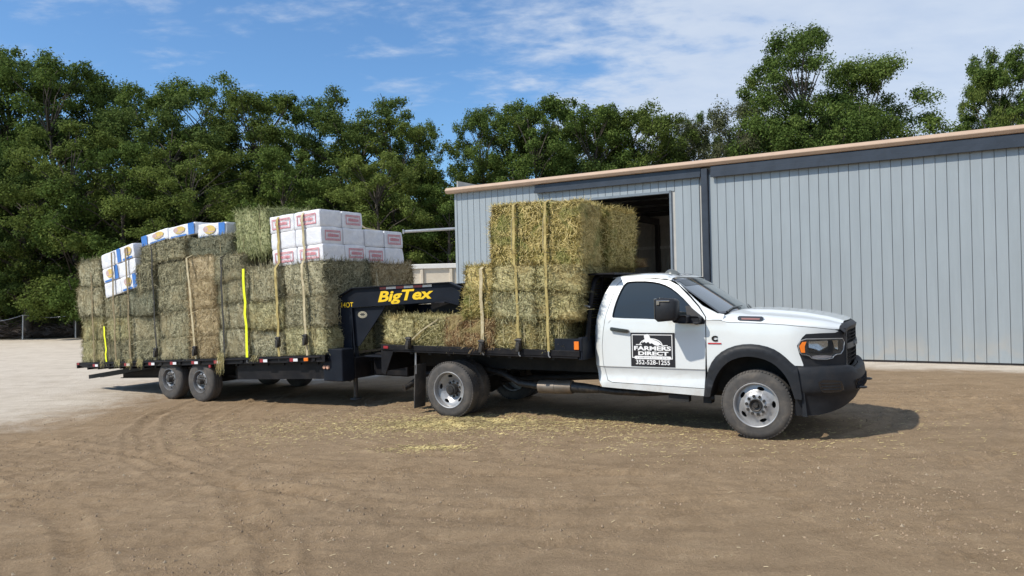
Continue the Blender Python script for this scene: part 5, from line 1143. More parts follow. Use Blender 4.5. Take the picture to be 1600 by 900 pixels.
# neck: two bent I-beams that converge on the coupler
def neck(sg):
    A = Vector((-2.40, sg * .85, 0)); B_ = Vector((-.20, sg * .45, 0)); w = (B_ - A).normalized(); nn = Vector((0, 0, 1)).cross(w) * (-sg) * -1
    out = Vector((w.y, -w.x, 0)); out = out if out.y * sg > 0 else -out
    P = lambda s_, z, o=0.0: tuple(A + w * s_ + out * o + Vector((0, 0, z)))
    prof = [(-.096, .52), (-.075, 1.806), (.185, 1.939), (1.974, 1.989), (2.183, 1.894), (2.131, 1.635), (1.876, 1.699), (.175, 1.621), (.243, .505)]
    r = empty('neck_beam', parent=T)
    mb = MB(); n = len(prof); mb.add([P(a, b, .004) for a, b in prof] + [P(a, b, -.008) for a, b in prof], [(0, 1, 2, 7, 8), (2, 3, 6, 7), (3, 4, 5, 6), (17, 16, 11, 10, 9), (16, 15, 12, 11), (15, 14, 13, 12)]); mb.build('web', M['navy'], r)
    mb = MB()
    for pts in (prof[0:5], prof[5:9], [prof[4], prof[5]]):
        for (a, b), (c, d) in zip(pts, pts[1:]):
            L = math.hypot(c - a, d - b); nx_, nz_ = -(d - b) / L * .007, (c - a) / L * .007
            mb.add([P(a - nx_, b - nz_, .055), P(a - nx_, b - nz_, -.055), P(a + nx_, b + nz_, -.055), P(a + nx_, b + nz_, .055), P(c - nx_, d - nz_, .055), P(c - nx_, d - nz_, -.055), P(c + nx_, d + nz_, -.055), P(c + nx_, d + nz_, .055)], [(0, 1, 2, 3), (4, 7, 6, 5), (0, 4, 5, 1), (1, 5, 6, 2), (2, 6, 7, 3), (3, 7, 4, 0)])
    mb.build('flange', M['navy'], r)
    mb = MB(); g_ = [(.19, 1.614), (.80, 1.628), (.294, .983), (.222, .97)]; mb.add([P(a, b, .01) for a, b in g_] + [P(a, b, -.01) for a, b in g_], [(0, 1, 2, 3), (7, 6, 5, 4), (0, 4, 5, 1), (1, 5, 6, 2), (2, 6, 7, 3), (3, 7, 4, 0)]); mb.build('gusset', M['navy'], r)
    mb = MB(); q = [(.16, .53), (.18, 1.60)]; mb.add([P(.165, .53, .006), P(.175, .53, .05), P(.165, 1.60, .006), P(.175, 1.60, .05)], [(0, 1, 3, 2)]); mb.build('stiffener', M['navy'], r)
    dirn = 1 if sg < 0 else -1
    def put(txt, size, sc, zc_, shear, bold, width, slope, name, o=.006):
        me = text_mesh(txt, size, .0015, shear, bold, width=width); map_mesh(me, lambda u, v, wv: P(sc + dirn * u, zc_ + v + slope * dirn * u, o + wv)); me.materials.append(M['yellow_letter']); return obj(name, me, r)
    put('BigTex', .235, 1.135, 1.795, .22, .007, 1.02, .045, 'neck_lettering'); put('14OT', .12, .055, 1.655, 0, .001, .23, .0, 'model_lettering')
    ov = [(.36 + .088 * math.cos(t), 1.495 + .055 * math.sin(t)) for t in np.linspace(0, 2 * math.pi, 24, endpoint=False)]; ov2 = [(.36 + .076 * math.cos(t), 1.495 + .045 * math.sin(t)) for t in np.linspace(0, 2 * math.pi, 24, endpoint=False)]; ov3 = [(.36 + .07 * math.cos(t), 1.495 + .040 * math.sin(t)) for t in np.linspace(0, 2 * math.pi, 24, endpoint=False)]
    mb = MB(); mb.add([P(a, b, .012) for a, b in ov], [tuple(range(24))]); pl_ = mb.build('oval_plate', plain('tan_plate', (.42, .38, .28), .5), r)
    mb = MB(); mb.add([P(a, b, .0135) for a, b in ov2] + [P(a, b, .0135) for a, b in ov3], [(i, (i + 1) % 24, 24 + (i + 1) % 24, 24 + i) for i in range(24)])
    for (dx, dz, w2, h2) in ((0, .018, .035, .006), (0, .002, .050, .008), (0, -.018, .034, .005)):
        mb.add([P(.36 + dx - w2, 1.495 + dz - h2, .0135), P(.36 + dx + w2, 1.495 + dz - h2, .0135), P(.36 + dx + w2, 1.495 + dz + h2, .0135), P(.36 + dx - w2, 1.495 + dz + h2, .0135)], [(0, 1, 2, 3)])
    mb.build('plate_print', M['signblack'], r)
    ss = [(.70, .82, 0), (.82, 1.00, 1), (1.00, 1.15, 0), (1.15, 1.32, 1), (1.32, 1.49, 0), (1.49, 1.655, 1)]
    for a, b, c in ss:
        z0 = 1.939 + (a - .185) * .028 - .052; mb = MB(); mb.add([P(a, z0, .009), P(b, z0 + (b - a) * .028, .009), P(b, z0 + (b - a) * .028 + .038, .009), P(a, z0 + .038, .009)], [(0, 1, 2, 3)]); mb.build('white_reflector' if c else 'red_reflector', M['white'] if c else M['red'], r)
neck(-1); neck(1)
mb = MB(); mb.box(-2.3, -2.15, -.80, .80, 1.62, 1.90); mb.box(-.62, -.12, -.44, .44, 1.66, 1.90); mb.box(-1.5, -1.4, -.62, .62, 1.66, 1.88); mb.build('neck_crossmember', M['navy'], T)
mb = MB(); mb.bbox(-1.05, -.42, -.20, .20, 1.36, 1.68, .03); mb.prism([(-1.05, 1.66), (-.30, 1.66), (-.42, 1.40), (-.36, 1.35), (-.95, 1.30)], -.24, -.20); mb.build('hydraulic_box', M['black'], T, 40)
mb = MB(); mb.tube([(0, 0, 1.85), (0, 0, 1.20)], .055, 14); mb.tube([(0, 0, 1.24), (0, 0, 1.10)], .075, 14); mb.build('coupler', M['black'], T, 40)
mb = MB(); mb.tube([(-2.23, -.80, .90), (-2.23, -.80, .46)], .055, 10); mb.tube([(-2.23, -.80, .46), (-2.23, -.80, .12)], .038, 10); mb.tube([(-2.23, -.80, .115), (-2.23, -.80, .095)], [.09, .10], 12); mb.build('jack', M['hub'], T, 40)
mb = MB(); mb.tube([(-2.23, .80, .90), (-2.23, .80, .46)], .055, 10); mb.tube([(-2.23, .80, .46), (-2.23, .80, .12)], .038, 10); mb.tube([(-2.23, .80, .115), (-2.23, .80, .095)], [.09, .10], 12); mb.build('jack', M['hub'], T, 40)
mb = MB(); mb.tube([(-2.6, -.9, .46), (-2.4, -.9, .42), (-2.25, -.9, .40), (-2.2, -.88, .46)], .012, 6); mb.build('safety_chain', M['hub'], T, 60)
def trailer_wheel():
    w = empty('wheel'); mb = MB(); prof = [(.205, .012), (.215, .0), (.235, .004), (.30, -.008), (.345, .004), (.372, .020), (.383, .040)]
    for i in range(4): a = .04 + .155 * i / 4; b = .04 + .155 * (i + 1) / 4; prof += [(.385, a + .005), (.385, b - .005)] + ([(.376, b - .003), (.376, b + .003)] if i < 3 else [])
    prof += [(.372, .215), (.345, .231), (.235, .235), (.205, .22)]; mb.lathe(prof, 48); mb.build('tyre', M['rubber'], w, 35)
    mb = MB(); mb.lathe([(.205, .014), (.212, .0), (.203, -.002), (.194, .014), (.188, .05), (.186, .13), (.205, .21)], 48); mb.build('rim', M['alloy'], w, 40)
    dp = interp([(.05, .05), (.11, .045), (.13, .03), (.150, .032), (.19, .06)]); disc('wheel_disc', .188, .052, [(.148, 8, .017, .020, .2)], dp, M['alloy'], w)
    mb = MB(); mb.lathe([(0, .14), (.19, .14)], 24); mb.build('backing_plate', M['underbody'], w)
    mb = MB(); mb.lathe([(.055, .06), (.053, -.01), (.045, -.03), (.0, -.034)], 20); mb.build('hub_cap', M['hub'], w, 40)
    mb = MB()
    for k in range(8): t = 2 * math.pi * k / 8; mb.tube([(.085 * math.cos(t), .05, .085 * math.sin(t)), (.085 * math.cos(t), .018, .085 * math.sin(t))], [.013, .010], 6)
    mb.build('lug_nuts', M['hub'], w, 30); return w
tw = trailer_wheel(); first = True
for x in (-5.745, -6.70):
    for sg in (-1, 1):
        w = tw if first else copy_tree(tw); first = False; placew(w, x, 1.25, -.115 + .383, sg, T, random.uniform(0, 6))
mb = MB()
for x in (-5.745, -6.70): mb.tube([(x, -1.05, .27), (x, 1.05, .27)], .055, 10)
for sg in (-1, 1): mb.box(-7.2, -5.2, sg * .80 - .03, sg * .80 + .03, .32, .36); mb.box(-7.25, -7.15, sg * .8 - .04, sg * .8 + .04, .3, .52); mb.box(-5.25, -5.15, sg * .8 - .04, sg * .8 + .04, .3, .56); mb.box(-6.28, -6.16, sg * .8 - .04, sg * .8 + .04, .3, .54)
mb.build('axles', M['underbody'], T, 50)

# ---------------------------------------------------------------- hay bales
def bale_mesh(seed, dims, nst, rounding=0.10):
    """compressed block: uneven flakes, soft corners, straws poking out"""
    rd = random.Random(seed); hx, hy, hz = (d / 2 for d in dims); mb = MB(); st = 0.055
    def shp(p):
        q = Vector((p[0] / hx, p[1] / hy, p[2] / hz)); m_ = max(abs(q.x), abs(q.y), abs(q.z))
        l = (abs(q.x) ** 16 + abs(q.y) ** 16 + abs(q.z) ** 16) ** (1 / 16); q = q * (m_ / l)
        pos = Vector((q.x * hx, q.y * hy, q.z * hz)); o = Vector((seed * 3.1, 0, 0)); nrm = Vector((q.x ** 9 / 1, q.y ** 9, q.z ** 9)); nrm = nrm.normalized() if nrm.length > 1e-6 else q.normalized()
        a = mnoise.noise((pos + o) * 2.3) * .030 + mnoise.noise((pos + o) * 7) * .020 + mnoise.noise((pos + o) * 19) * .010
        fl = abs(math.sin((pos.y if True else 0) * 9 + mnoise.noise((pos + o) * 1.7) * 2.2)) ** .5 * .010 + abs(math.sin(pos.x * 15 + mnoise.noise((pos + o) * 2.5) * 2)) ** .5 * .012
        return pos + nrm * (a + fl - .010), nrm
    for ax in range(3):
        for sg in (-1, 1):
            u_, v_ = [i for i in range(3) if i != ax]; D = (hx, hy, hz); nu = max(4, int(2 * D[u_] / st)); nv = max(4, int(2 * D[v_] / st))
            def f(a, b):
                p = [0, 0, 0]; p[ax] = sg * D[ax]; p[u_] = (2 * a - 1) * D[u_]; p[v_] = (2 * b - 1) * D[v_]; return shp(p)[0]
            mb.grid(nu + 1, nv + 1, f)
    body = mb
    n0 = len(body.f)
    areas = [hy * hz, hy * hz, hx * hz, hx * hz, hx * hy, hx * hy]; tot = sum(areas)
    for k in range(nst):
        r_ = rd.random() * tot; i = 0
        while r_ > areas[i]: r_ -= areas[i]; i += 1
        ax = i // 2; sg = 1 if i % 2 else -1; u_, v_ = [q for q in range(3) if q != ax]; D = (hx, hy, hz); p = [0, 0, 0]; p[ax] = sg * D[ax]; p[u_] = rd.uniform(-1, 1) * D[u_]; p[v_] = rd.uniform(-1, 1) * D[v_]
        pos, nrm = shp(p); L = rd.uniform(.03, .11) * (1.6 if rd.random() < .08 else 1); tng = Vector((rd.gauss(0, 1), rd.gauss(0, 1), rd.gauss(0, 1) - .35)); tng -= nrm * tng.dot(nrm); tng.normalize(); d = (tng + nrm * rd.uniform(-.05, .55)).normalized()
        s_ = d.cross(nrm).normalized() * rd.uniform(.002, .0055); e = pos + d * L + Vector((0, 0, -.10 * L)); a = pos + nrm * .003
        body.add([a - s_, a + s_, e + s_ * .5, e - s_ * .5], [(0, 1, 2, 3)])
    for k in range(int(nst * .28)):   # ragged fringe along the twelve edges
        ax = rd.choice([0, 1, 2, 0, 1]); D = (hx, hy, hz); o_ = [q for q in range(3) if q != ax]; p = [0, 0, 0]; p[ax] = rd.uniform(-1, 1) * D[ax]
        for q in o_: p[q] = rd.choice((-1, 1)) * D[q] * rd.uniform(.955, 1)
        pos, nrm = shp(p); d = Vector((rd.gauss(0, 1), rd.gauss(0, 1), rd.gauss(0, 1))).normalized(); out_ = Vector([0 if q == ax else math.copysign(1, p[q]) for q in range(3)]).normalized(); d = (d + out_ * rd.uniform(.1, 1.0)).normalized(); L = rd.uniform(.03, .13); s_ = d.cross(Vector((.3, .5, .8))).normalized() * rd.uniform(.002, .005)
        e = pos + d * L; body.add([pos - s_, pos + s_, e + s_ * .4 + Vector((0, 0, -.2 * L)), e - s_ * .4 + Vector((0, 0, -.2 * L))], [(0, 1, 2, 3)])
    me = body.mesh('hay_bale', H_PALE, None, False); fl = np.zeros(len(me.polygons), dtype=bool); fl[:n0] = True; me.polygons.foreach_set('use_smooth', fl)
    bm = bmesh.new(); bm.from_mesh(me); bm.free()
    return me
BD = (0.56, 1.1, 0.46); BV = [bale_mesh(s_, BD, 5200) for s_ in (1, 2, 3, 4)]
BL = (0.95, 1.1, 0.50); BVL = [bale_mesh(s_, BL, 7500) for s_ in (5, 6, 7, 8)]
def twine_mesh(dims, name='twine'):
    hx, hy, hz = (d / 2 * 1.012 for d in dims); mb = MB()
    for x in (-.45, .45):
        X = x * hx * 2 * .55; r = .05; lp = [(X, -hy, -hz + r), (X, -hy, hz - r), (X, -hy + r, hz), (X, hy - r, hz), (X, hy, hz - r), (X, hy, -hz + r), (X, hy - r, -hz), (X, -hy + r, -hz), (X, -hy, -hz + r)]
        mb.tube(lp, .006, 4, False)
    return mb.mesh(name, M['twine'])
BH = (1.38, .76, .92); BVH = [bale_mesh(s_, BH, 15000) for s_ in (9, 10)]
TWS, TWL = twine_mesh(BD), twine_mesh(BL); bcount = [0]
def bale(M3, x0, x1, y0, y1, h0, h1, mat, label, group, name='hay_bale', yaw=0, roll=0):
    """M3 maps (x, y, h) of the deck to the world"""
    i = bcount[0]; bcount[0] += 1; rd = random.Random(i * 7 + 1); dx, dy, dz = x1 - x0, y1 - y0, h1 - h0
    big = dx > .72; huge = dx > 1.1 and dz > .7; me = BVH[i % 2] if huge else (BVL if big else BV)[rd.randrange(4)]; D = BH if huge else BL if big else BD
    o = bpy.data.objects.new(name, me); SC.collection.objects.link(o)
    flip = Matrix.Rotation(math.pi * rd.randrange(2), 4, 'Z') @ Matrix.Rotation(math.pi * rd.randrange(2), 4, 'X')
    jit = Vector((rd.uniform(-.012, .012), rd.uniform(-.055, .02), 0))
    o.matrix_world = M3 @ Matrix.Translation(Vector(((x0 + x1) / 2, (y0 + y1) / 2, (h0 + h1) / 2)) + jit) @ Matrix.Rotation(yaw + rd.uniform(-.035, .035), 4, 'Z') @ Matrix.Rotation(roll + rd.uniform(-.02, .02), 4, 'Y') @ Matrix.Diagonal((dx / D[0] * rd.uniform(1.02, 1.06), dy / D[1] * rd.uniform(.98, 1.05), dz / D[2] * rd.uniform(1.01, 1.04), 1)) @ flip
    o.material_slots[0].link = 'OBJECT'; o.material_slots[0].material = mat
    tag(o, label, 'hay bale', group); t = obj('twine', TWL if big else TWS, o); return o
MT_ = Matrix.Translation((3.374, 9.696, 0)) @ Matrix.Rotation(TRZ, 4, 'Z') @ Matrix.Translation((0, 0, 1.010)) @ Matrix.Rotation(.010, 4, 'Y')   # truck deck frame
GT = 'hay bales loaded on the truck bed'
bale(MT_, -5.49, -4.93, -1.17, -.10, 0, .385, H_PALE, 'pale green bale at the very tail of the truck bed, low row', GT)
bale(MT_, -4.92, -4.36, -1.17, -.10, 0, .385, H_PALE, 'pale green low bale between the tail bale and the rusty brown bale on the truck', GT)
bale(MT_, -4.35, -4.03, -1.17, -.12, 0, .40, H_RUST, 'narrow rusty brown bale in the low row just behind the tall truck stack', GT)
cols = [(-4.02, -3.52, 'rear column of the truck stack'), (-3.51, -2.86, 'middle column of the truck stack'), (-2.85, -2.22, 'front column of the truck stack, next to cab')]
lays = [(0, .40, 'bottom'), (.405, .775, 'middle'), (.78, 1.135, 'upper')]
mats_ = [[H_RUST, H_PALE, H_PALE], [H_GOLD, H_OLIVE, H_PALE], [H_GOLD, H_PALE, H_PALE]]
adj = [['orange-brown', 'pale green', 'pale green'], ['golden', 'pale green', 'pale green'], ['golden-green', 'pale green', 'pale green']]
for j, (h0, h1, ln) in enumerate(lays):
    for i, (x0, x1, cn) in enumerate(cols):
        bale(MT_, x0 + (.02 if i == 2 and j == 0 else 0), x1 - (.22 if i == 2 and j == 0 else 0), -1.17, -.07, h0, h1, mats_[j][i], f'{adj[j][i]} bale, {ln} layer, {cn}', GT)
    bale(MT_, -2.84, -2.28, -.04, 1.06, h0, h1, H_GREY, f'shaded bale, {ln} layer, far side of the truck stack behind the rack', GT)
bale(MT_, -3.56, -2.20, -1.17, -.43, 1.12, 1.98, H_GOLD, 'large golden alfalfa block topping the truck stack, near side under two straps', GT)
bale(MT_, -3.40, -2.13, -.28, .74, 1.10, 1.93, H_GOLD, 'large alfalfa block topping the truck stack, far side toward the barn doorway', GT)
bale(MT_, -2.80, -2.12, .76, 1.15, 1.13, 1.24, H_RUST, 'flattened orange-brown bale edge sticking out over the cab side of the truck rack', GT)
MR = Matrix.Translation((HX, HY, .986)) @ Matrix.Rotation(THZ, 4, 'Z') @ Matrix.Rotation(-math.atan(.05), 4, 'Y')
GR2 = 'hay bales stacked on the trailer'; LN = ['bottom', 'second', 'third', 'fourth']
def column(x0, x1, hs, mats, desc, y=(-1.19, -.09), top=0):
    n = len(hs) - 1
    for j in range(n):
        m_, ad = mats[j % len(mats)]; dx = random.uniform(-.03, .03); bale(MR, x0 + dx * .4, x1 + dx * .4, y[0], y[1], hs[j], hs[j + 1] - .004, m_, f'{ad} bale, {LN[j]} from deck, {desc}', GR2)
GY = (H_GREY, 'grey-green'); PL = (H_OLIVE, 'olive-green'); TN = (H_TAN, 'tan straw'); DK = (H_DARK, 'dark green'); GN = (H_GREEN, 'fresh green')
column(-9.86, -8.98, [0, .46, 1.0, 1.60, 2.13], [PL, PL, GY, GY], 'rearmost column at the trailer tail')
column(-8.95, -8.05, [0, .42, .90, 1.37], [GY, PL, GY], 'column under the left half of the tilted feed bags')
column(-8.02, -7.08, [0, .42, .90, 1.37], [GY, GY, DK], 'column under the right half of the tilted feed bags')
bale(MR, -7.60, -7.06, -1.19, -.09, 1.37, 1.90, H_GREY, 'grey-green bale wedged on the right of the blue and yellow bag stack', GR2)
column(-7.04, -6.06, [0, .42, .94, 1.42, 1.88], [GY, GY, GY, GY], 'column left of the tan straw')
column(-6.03, -5.22, [0, .42, .94, 1.42, 1.92], [TN, TN, TN, TN], 'in the middle of the trailer')
column(-5.19, -4.42, [0, .50, .98, 1.40, 1.82], [GY, GY, GY, GY], 'column right of the tan straw')
bale(MR, -7.52, -6.12, -1.16, -.10, 1.92, 2.28, H_GREY, 'long grey-green bale on top, right of the blue and yellow bag stack', GR2)
bale(MR, -6.08, -4.78, -1.12, -.10, 1.88, 2.24, H_DARK, 'long dark green bale on top, just left of the big fresh green bale', GR2)
bale(MR, -4.66, -3.76, -1.10, -.10, 1.80, 2.59, H_GREEN, 'big fresh green bale standing on top behind the white bags, near side', GR2)
bale(MR, -5.05, -4.02, -.04, 1.06, 1.78, 2.61, H_GREEN, 'big fresh green bale on top behind the white bags, far side', GR2)
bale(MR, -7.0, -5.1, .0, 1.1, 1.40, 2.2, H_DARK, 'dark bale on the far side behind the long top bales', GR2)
column(-4.38, -3.44, [0, .47, .96, 1.53], [GY, PL, GY], 'column right of the long neon strap')
column(-3.42, -2.47, [0, .47, .96, 1.53], [PL, GY, GY], 'front column beside the gooseneck neck')
for j, (a, b) in enumerate(((0, .47), (.47, .96), (.96, 1.50))):
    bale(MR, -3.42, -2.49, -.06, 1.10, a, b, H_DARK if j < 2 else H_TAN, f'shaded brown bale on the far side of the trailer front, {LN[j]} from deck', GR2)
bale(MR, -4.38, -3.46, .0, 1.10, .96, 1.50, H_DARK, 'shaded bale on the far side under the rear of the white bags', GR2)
# loose wisps hanging off the deck edge
mbw = MB(); rd = random.Random(12)
for (xw, hw, n_, ln_) in [(-5.02, .12, 120, .34), (-8.3, .06, 60, .12), (-7.5, .05, 70, .14), (-4.1, .05, 30, .1), (-8.9, .05, 30, .1), (-7.9, .07, 50, .16)]:
    for k in range(n_):
        p = Vector((xw + rd.gauss(0, .05), -TW - .02 - rd.uniform(0, .03), Zd(xw) + hw - rd.uniform(0, .08))); L = ln_ * rd.uniform(.4, 1.1); e = p + Vector((rd.gauss(0, .04), -rd.uniform(0, .05), -L)); mbw.add([p, p + Vector((.004, 0, 0)), e + Vector((.003, 0, 0)), e], [(0, 1, 2, 3)])
ow = mbw.build('hanging_wisps', H_PALE, None, None, False); ow.matrix_world = Matrix.Translation((HX, HY, 0)) @ Matrix.Rotation(THZ, 4, 'Z'); tag(ow, 'wisps of pale hay hanging over the edge of the trailer deck', 'hay', kind='stuff')

# ---------------------------------------------------------------- bags
def bag_mesh(dims, seed):
    hx, hy, hz = (d / 2 for d in dims); mb = MB()
    def shp(p):
        q = Vector((p[0] / hx, p[1] / hy, p[2] / hz)); m_ = max(abs(q.x), abs(q.y), abs(q.z)); l = (abs(q.x) ** 22 + abs(q.y) ** 22 + abs(q.z) ** 14) ** (1 / 20); q = q * (m_ / max(l, 1e-6)); pos = Vector((q.x * hx, q.y * hy, q.z * hz))
        s_ = mnoise.noise(pos * 5 + Vector((seed, 0, 0))) * .030 + mnoise.noise(pos * 13 + Vector((seed, 4, 0))) * .012; return pos * (1.012 + s_)
    for ax in range(3):
        for sg in (-1, 1):
            u_, v_ = [i for i in range(3) if i != ax]; D = (hx, hy, hz)
            def f(a, b):
                p = [0, 0, 0]; p[ax] = sg * D[ax]; p[u_] = (2 * a - 1) * D[u_]; p[v_] = (2 * b - 1) * D[v_]; return shp(p)
            mb.grid(19, 13, f)
    me = mb.mesh('bag', M['bag'], 50); return me
def printed(kind, w, h, axis, off):
    """flat print on the -y (axis 'y') or +x (axis 'x') face, slightly proud"""
    r = random.Random(kind + str(w)); 
    def P(u, v, o=0): return (u, -off - o, v) if axis == 'y' else (off + o, u, v)
    out = []
    def q(mb, u0, u1, v0, v1, o=0): mb.add([P(u0, v0, o), P(u1, v0, o), P(u1, v1, o), P(u0, v1, o)], [(0, 1, 2, 3)])
    if kind == 'red':
        mb = MB(); a, b, t = w / 2, h / 2, h * .09; q(mb, -a, a, b - t, b); q(mb, -a, a, -b, -b + t); q(mb, -a, -a + t, -b + t, b - t); q(mb, a - t, a, -b + t, b - t)
        a2, b2, t2 = a * .82, b * .72, t * .6; q(mb, -a2, a2, b2 - t2, b2); q(mb, -a2, a2, -b2, -b2 + t2)
        u = -a2 * .8
        while u < a2 * .8: ww = r.uniform(.012, .035) * w * 2; q(mb, u, u + ww, -b2 * .42, b2 * r.uniform(.3, .5)); u += ww + .018 * w
        out.append(mb.mesh('red_print', M['print_red']))
    return out
def bag(M3, c, dims, label, group, prints, name='bag', seed=0, rot=(0, 0, 0), cat='bag'):
    o = obj(name, bag_mesh(dims, seed)); o.matrix_world = M3 @ Matrix.Translation(c) @ Matrix.Rotation(rot[2], 4, 'Z') @ Matrix.Rotation(rot[1], 4, 'Y') @ Matrix.Rotation(rot[0], 4, 'X'); tag(o, label, cat, group)
    for pr in prints: pr(o, dims)
    return o
def red_side(du=0.0):
    def f(o, d):
        for me in printed('red', d[0] * .74, d[2] * .60, 'y', d[1] / 2 * 1.012 + .012): x = obj('red_print', me, o); x.location = (du, 0, 0)
    return f
def red_front(du=0.0):
    def f(o, d):
        for me in printed('red', d[1] * .70, d[2] * .58, 'x', d[0] / 2 * 1.012 + .012): x = obj('red_print', me, o); x.location = (0, du, 0)
    return f
GW = 'white printed bags on top of the trailer load'
HB = 1.535
for L_ in range(3):
    h = HB + .145 + L_ * .289; lay = ['bottom', 'middle', 'top'][L_]; sh = (.02, 0, -.01)[L_]
    bag(MR, (-3.40 + sh, -.915, h), (.61, .50, .29), f'white bag, {lay} layer of the tall stack, rear near corner' + (', red print' if L_ != 1 else ', plain side'), GW, [red_side()] if L_ != 1 else [], seed=L_ * 3)
    bag(MR, (-2.78 + sh, -.915, h), (.61, .50, .29), f'white bag, {lay} layer of the tall stack, front near corner' + (', red side print' if L_ != 1 else ', end print only'), GW, ([red_side()] if L_ != 1 else [red_front()]), seed=L_ * 3 + 1)
    bag(MR, (-2.78 + sh, -.405, h), (.61, .50, .29), f'white bag, {lay} layer of the tall bag stack, front end away from the straps', GW, ([red_front()] if L_ != 1 else []), seed=L_ * 3 + 2)
    bag(MR, (-3.40 + sh, -.405, h), (.61, .50, .29), f'white bag, {lay} layer of the tall bag stack, hidden inner corner', GW, [], seed=L_ * 3 + 20)
for L_ in range(2):
    h = 1.50 + .155 + L_ * .31; lay = ['lower', 'upper'][L_]
    bag(MR, (-2.79, .13, h), (.60, .50, .31), f'white bag in the {lay} layer of the short stack, beside the tall bag stack', GW, [red_front()] if L_ == 0 else [], seed=31 + L_)
    bag(MR, (-2.79, .65, h), (.60, .50, .31), f'white bag in the {lay} layer of the short stack, at its far outer end', GW, [red_front()] if L_ == 1 else [], seed=41 + L_)
def feed(du, flip=False, blue=True):
    def f(o, d):
        y = -d[1] / 2 * 1.012 - .012; w, h = d[0], d[2]
        def q(x0, x1, z0, z1, mat, name, oo=0): mb = MB(); mb.add([(x0, y - oo, z0), (x1, y - oo, z0), (x1, y - oo, z1), (x0, y - oo, z1)], [(0, 1, 2, 3)]); mb.build(name, mat, o)
        s = -1 if flip else 1; bx0, bx1 = sorted((s * w * .26, s * w * .47)); yx = sorted((s * -w * .40, s * w * .18))
        q(bx0, bx1, -h * .47, h * .47, M['print_blue'], 'blue_band'); q(yx[0] + .02, yx[1], -h * .47, -h * .34, M['print_blue'], 'blue_stripe')
        mb = MB(); cx_ = (yx[0] + yx[1]) / 2 + .05; el = [(cx_ + w * .20 * math.cos(t), y - .001, .02 + h * .30 * math.sin(t)) for t in np.linspace(0, 2 * math.pi, 18, endpoint=False)]; mb.add(el, [tuple(range(18))]); mb.build('yellow_patch', M['print_yellow'], o)
        mb = MB(); cx2 = cx_ - w * .13; el = [(cx2 + w * .085 * math.cos(t), y - .002, .03 + h * .20 * math.sin(t)) for t in np.linspace(0, 2 * math.pi, 12, endpoint=False)]; mb.add(el, [tuple(range(12))]); mb.add([(cx_ - w * .05, y - .002, -.03), (cx_ + w * .17, y - .002, -.03), (cx_ + w * .17, y - .002, -.01), (cx_ - w * .05, y - .002, -.01)], [(0, 1, 2, 3)]); mb.build('pink_patch', M['print_pink'], o)
    return f
GF = 'white feed bags with blue and yellow print'; TL = -.055
MF = MR @ Matrix.Translation((-8.21, -.98, 1.40)) @ Matrix.Rotation(-.13, 4, 'Y')
bag(MF, (-.30, 0, .15), (.60, .5, .30), 'plain white feed bag, lowest left of the tilted stack at the trailer rear', GF, [], seed=51, name='feed_bag')
bag(MF, (.30, 0, .15), (.60, .5, .30), 'feed bag with blue band and yellow patch, lowest right of the tilted stack', GF, [feed(0)], seed=52, name='feed_bag')
bag(MF, (-.30, 0, .455), (.60, .5, .30), 'feed bag with yellow patch, middle left of the tilted stack', GF, [feed(0)], seed=53, name='feed_bag')
bag(MF, (.30, 0, .455), (.60, .5, .30), 'plain white feed bag, middle right of the tilted stack', GF, [], seed=54, name='feed_bag')
bag(MF, (-.30, 0, .76), (.60, .5, .30), 'plain white feed bag, top left of the tilted stack', GF, [], seed=55, name='feed_bag')
bag(MF, (.30, 0, .76), (.60, .5, .30), 'feed bag with blue band at its left, top right of the tilted stack', GF, [feed(0, True)], seed=56, name='feed_bag')
bag(MR, (-7.22, -.78, 2.43), (.90, .6, .22), 'feed bag at the left end of the row on the top bales, blue edge showing', GF, [feed(0, True)], seed=57, name='feed_bag', rot=(0, -.10, 0))
bag(MR, (-6.33, -.78, 2.47), (.88, .6, .23), 'feed bag in the middle of the top row, blue band on its right', GF, [feed(0)], seed=58, name='feed_bag', rot=(0, -.03, 0))
bag(MR, (-5.47, -.74, 2.38), (.86, .6, .28), 'feed bag at the right end of the top row, by the green bale', GF, [feed(0)], seed=59, name='feed_bag', rot=(0, .05, 0))

# ---------------------------------------------------------------- straps
def strap(M3, pts, mat, label, buckle=None, w=.05, name='ratchet_strap', wd=(1, 0, 0)):
    t = empty(name); p0 = M3 @ Vector(pts[-1]); t.location = p0; inv = Matrix.Translation(-p0)
    P = [inv @ (M3 @ Vector(p)) for p in pts]; wdir = (M3.to_3x3() @ Vector(wd))
    ribbon(P, w, .005, wdir).build('webbing', mat, t, 60)
    a = P[-1]; mb = MB(); mb.tube([a + Vector((0, 0, .01)), a + Vector((0, 0, -.05)), a + Vector((.02, 0, -.075))], .011, 6); mb.build('hook', M['galv'], t, 60)
    if buckle is not None:
        b = inv @ (M3 @ Vector(buckle)); mb = MB(); mb.bbox(-.035, .035, -.03, .03, -.085, .085, .012); mb.tube([(-.05, -.02, .06), (.05, -.02, .06)], .014, 8); mb.bbox(-.028, .028, -.055, -.025, -.10, .03, .006)
        o = mb.build('ratchet_buckle', M['hub'], t, 40); o.location = b; o.rotation_euler = M3.to_euler()
    tag(t, label, 'strap', 'cargo straps over the hay'); return t
def vert(x, h1, h0, y=-1.27, xs=0.0, n=9, wob=.012):
    rd = random.Random(int(abs(x) * 100)); return [(x + xs * i / (n - 1) + rd.uniform(-wob, wob) * .4, y + (rd.uniform(-wob, wob) if 0 < i < n - 1 else 0), h1 + (h0 - h1) * i / (n - 1)) for i in range(n)]
MTd = MT_
